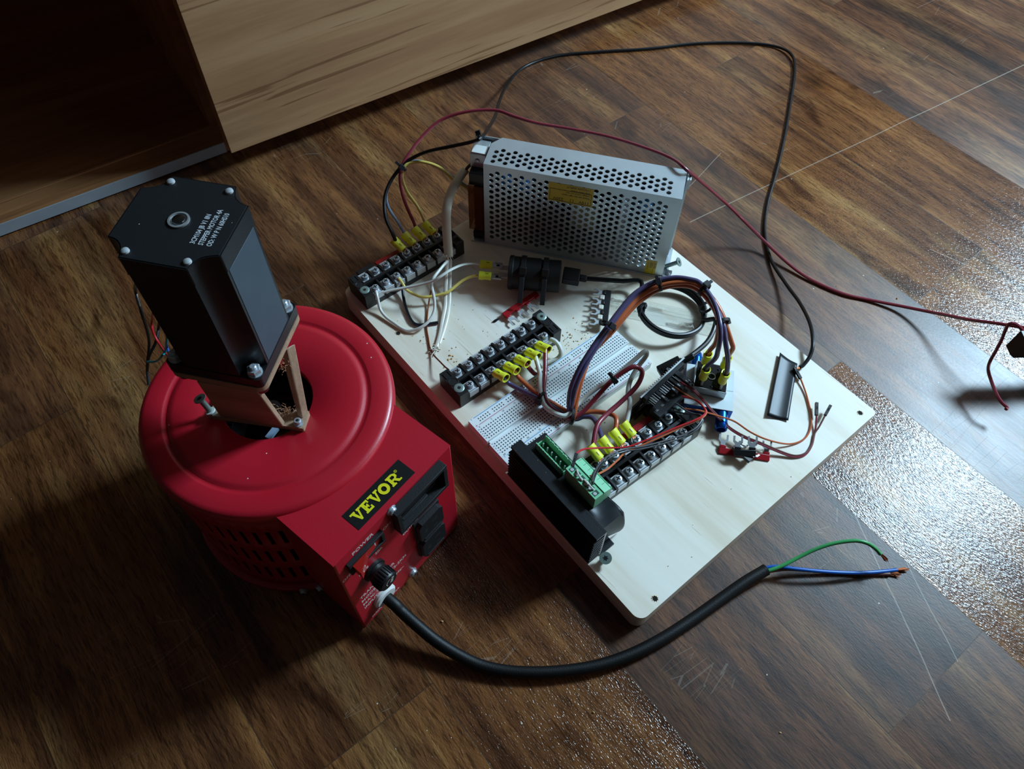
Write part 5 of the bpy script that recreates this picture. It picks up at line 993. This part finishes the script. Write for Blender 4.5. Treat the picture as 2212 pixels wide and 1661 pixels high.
# ================================================================ black mains cord across the floor
def wva(x, z, off): a = math.radians(12.08); return V((-159.75+x*math.cos(a)+off*math.sin(a), 130.65+x*math.sin(a)-off*math.cos(a), z))
cp = [tuple(wva(24, 25, -6)), tuple(wva(24, 25, 3)), tuple(wva(24.2, 23.5, 12))]+[(-132.3, 117.9, 20.0), (-129.2, 103.8, 17.0), (-124.7, 87.2, 13.0), (-118.1, 70.7, 9.0), (-109.4, 54.3, 6.0), (-97.3, 39.3, 5.0), (-82.3, 25.5, 5.0), (-64.5, 12.3, 5.0), (-42.0, -1.0, 5.0), (-18.0, -10.6, 5.0), (9.2, -17.4, 5.0), (39.8, -22.0, 5.0), (67.5, -25.1, 6.0), (90.6, -27.9, 7.5), (109.2, -31.4, 8.5)]
pc = MB().tube(cp, 4.6, 'rubber', 20, 8).rod(cp[-1], V(cp[-1])+(V(cp[-1])-V(cp[-2])), [(4.65, -1), (4.7, 1.2), (3.9, 1.3), (3.6, -1)], 'rubber', 20).build('power_cord', va, origin=cp[5])
def core_wire(pts, mm, tip, ln):
    o = tuple(pts[0]); m = MB().tube(pts, 1.55, mm, 12); a_ = V(pts[-1]); d = (a_-V(pts[-2])).normalized(); random.seed(ln)
    for k in range(16):
        q = V((random.uniform(-1, 1), random.uniform(-1, 1), random.uniform(-.7, 1)))
        m.tube([a_-d*.5+q*.6, a_+d*ln*.45+q*1.1, a_+d*ln*random.uniform(.75, 1.05)+q*random.uniform(.8, 2.6)], .3, 'copper', 5, 3)
    return m.build('core_wire', pc, origin=o)
core_wire([(106.6, -30.8, 8.5), (111.3, -33.8, 10.0), (121.2, -37.8, 12.0), (134.9, -41.6, 15.0), (147.8, -45.7, 19.0), (160.8, -51.8, 23.0), (173.7, -60.8, 26.0), (179.8, -68.1, 26.0), (183.3, -74.9, 23.0), (184.5, -80.7, 20.0)], 'wgreen', None, 7)
core_wire([(106.7, -29.6, 9.0), (111.6, -30.9, 9.5), (118.5, -36.0, 10.5), (128.2, -46.4, 11.0), (141.5, -59.1, 10.0), (156.0, -71.4, 8.0), (172.1, -83.1, 5.0), (185.8, -91.8, 3.0), (194.9, -97.5, 2.5)], 'wblue', None, 9)
core_wire([(107.2, -31.4, 8.0), (124.6, -41.7, 7.0), (142.3, -56.5, 4.0), (159.5, -71.5, 2.0), (173.4, -83.7, 1.8), (188.1, -96.0, 1.8)], 'brown', None, 8)

# ================================================================ limit switch at the right edge
sx_, sy_, _ = (423.4, -42.5, 48.0)
ls = empty('limit_switch', (sx_+16, sy_-6, 0), math.radians(-38), 'black switch hanging into view at the right edge with a dark red wire', 'switch')
m = MB().b2((-18, -6, 30), (34, 6, 58), 'black').b2((8, -8, 0), (34, 8, 30), 'black'); 
m = MB().prism([(-20, 38), (-14, 33), (34, 33), (34, 60), (-19, 60)], -5, 5, 'black', RX(math.pi/2)).prism([(44, 0), (60, 0), (60, 50), (33, 50), (33, 34), (44, 34)], -7, 7, 'black', RX(math.pi/2)); m.build('switch_body', ls, bevel=.6)
m = MB().lathe([(1.5, -5.2), (1.5, 5.2)], 'paper', 14, TR((-15, 0, 55)) @ RX(math.pi/2)); pan_mesh(m, TR((-8, 0, 60)), 2.4, 'brass'); pan_mesh(m, TR((-2, 0, 60)), 2.4, 'torx'); m.build('switch_screw', ls)
wire('wire', 'short dark red wire hooked over the switch with a bare copper tip', [(431.4, -34.2, 58.0), (431.0, -28.7, 60.0), (430.1, -24.7, 60.0), (428.7, -22.2, 58.0), (426.3, -23.0, 54.0), (420.2, -26.9, 46.0), (413.1, -30.1, 38.0), (407.5, -32.8, 30.0), (402.4, -36.9, 26.0), (396.5, -44.6, 24.0), (389.6, -55.1, 22.0), (387.2, -62.8, 20.0), (387.8, -69.2, 18.0), (385.4, -69.7, 18.0)], 1.5, 'wred', group=G2, ends=((0, .1),))
m = MB().tube([(387.8, -69.2, 18.0), (384.4, -68.9, 18.0), (378.0, -67.4, 18.0)], .8, 'copper', 8); tag(m.build('copper_tip', bpy.data.objects.get('wire.999'), origin=(387.8, -69.2, 18.0)), 'bright copper tip of the hooked red wire', 'wire tip') if False else None

# ================================================================ light, camera
def area(name, loc, target, sx, sy, power, col):
    l = bpy.data.lights.new(name, 'AREA'); l.shape = 'RECTANGLE'; l.size = sx; l.size_y = sy; l.energy = power; l.color = col
    o = bpy.data.objects.new(name, l); COL.objects.link(o); o.location = loc; o.rotation_euler = (V(target)-V(loc)).to_track_quat('-Z', 'Y').to_euler(); return o
def sph(az, el, d, c=(.12, .15, .02)): a, e = math.radians(az), math.radians(el); return (c[0]+d*math.cos(e)*math.cos(a), c[1]+d*math.cos(e)*math.sin(a), c[2]+d*math.sin(e))
area('window_light', sph(-10, 39, 1.95), (.12, .15, .02), .37, .29, 46, (.53, .79, 1.0))
area('sheen_fill_light', sph(-6, 42, 1.85), (.12, .15, .02), 1.3, .95, 5, (.66, .85, 1.0))  # added wide fill around the window, spreads the sheen on the floor
area('bounce_fill_light', sph(-48, 13, 2.6), (.12, .45, .1), 1.2, .7, 7, (.95, .96, 1.0))  # added low fill standing for room bounce, brightens the cabinet door
w = bpy.data.worlds.new('room'); SC.world = w; w.use_nodes = True
bgn = w.node_tree.nodes['Background']; bgn.inputs['Color'].default_value = (.80, .82, .85, 1); bgn.inputs['Strength'].default_value = .022
cam = bpy.data.cameras.new('camera'); co = bpy.data.objects.new('camera', cam); COL.objects.link(co); SC.camera = co
cam.sensor_fit = 'HORIZONTAL'; cam.sensor_width = 36; cam.lens = 1660.34162*36/2212; cam.clip_start = .02; cam.clip_end = 20
co.location = (-184.85774*S, -62.33214*S, 592.37967*S); co.rotation_euler = (0.58105, -0.01503, -0.68550)
cam.dof.use_dof = False
SC.view_settings.view_transform = 'Standard'; SC.view_settings.look = 'None'; SC.view_settings.gamma = 1; SC.view_settings.use_curve_mapping = False; SC.view_settings.exposure = .3
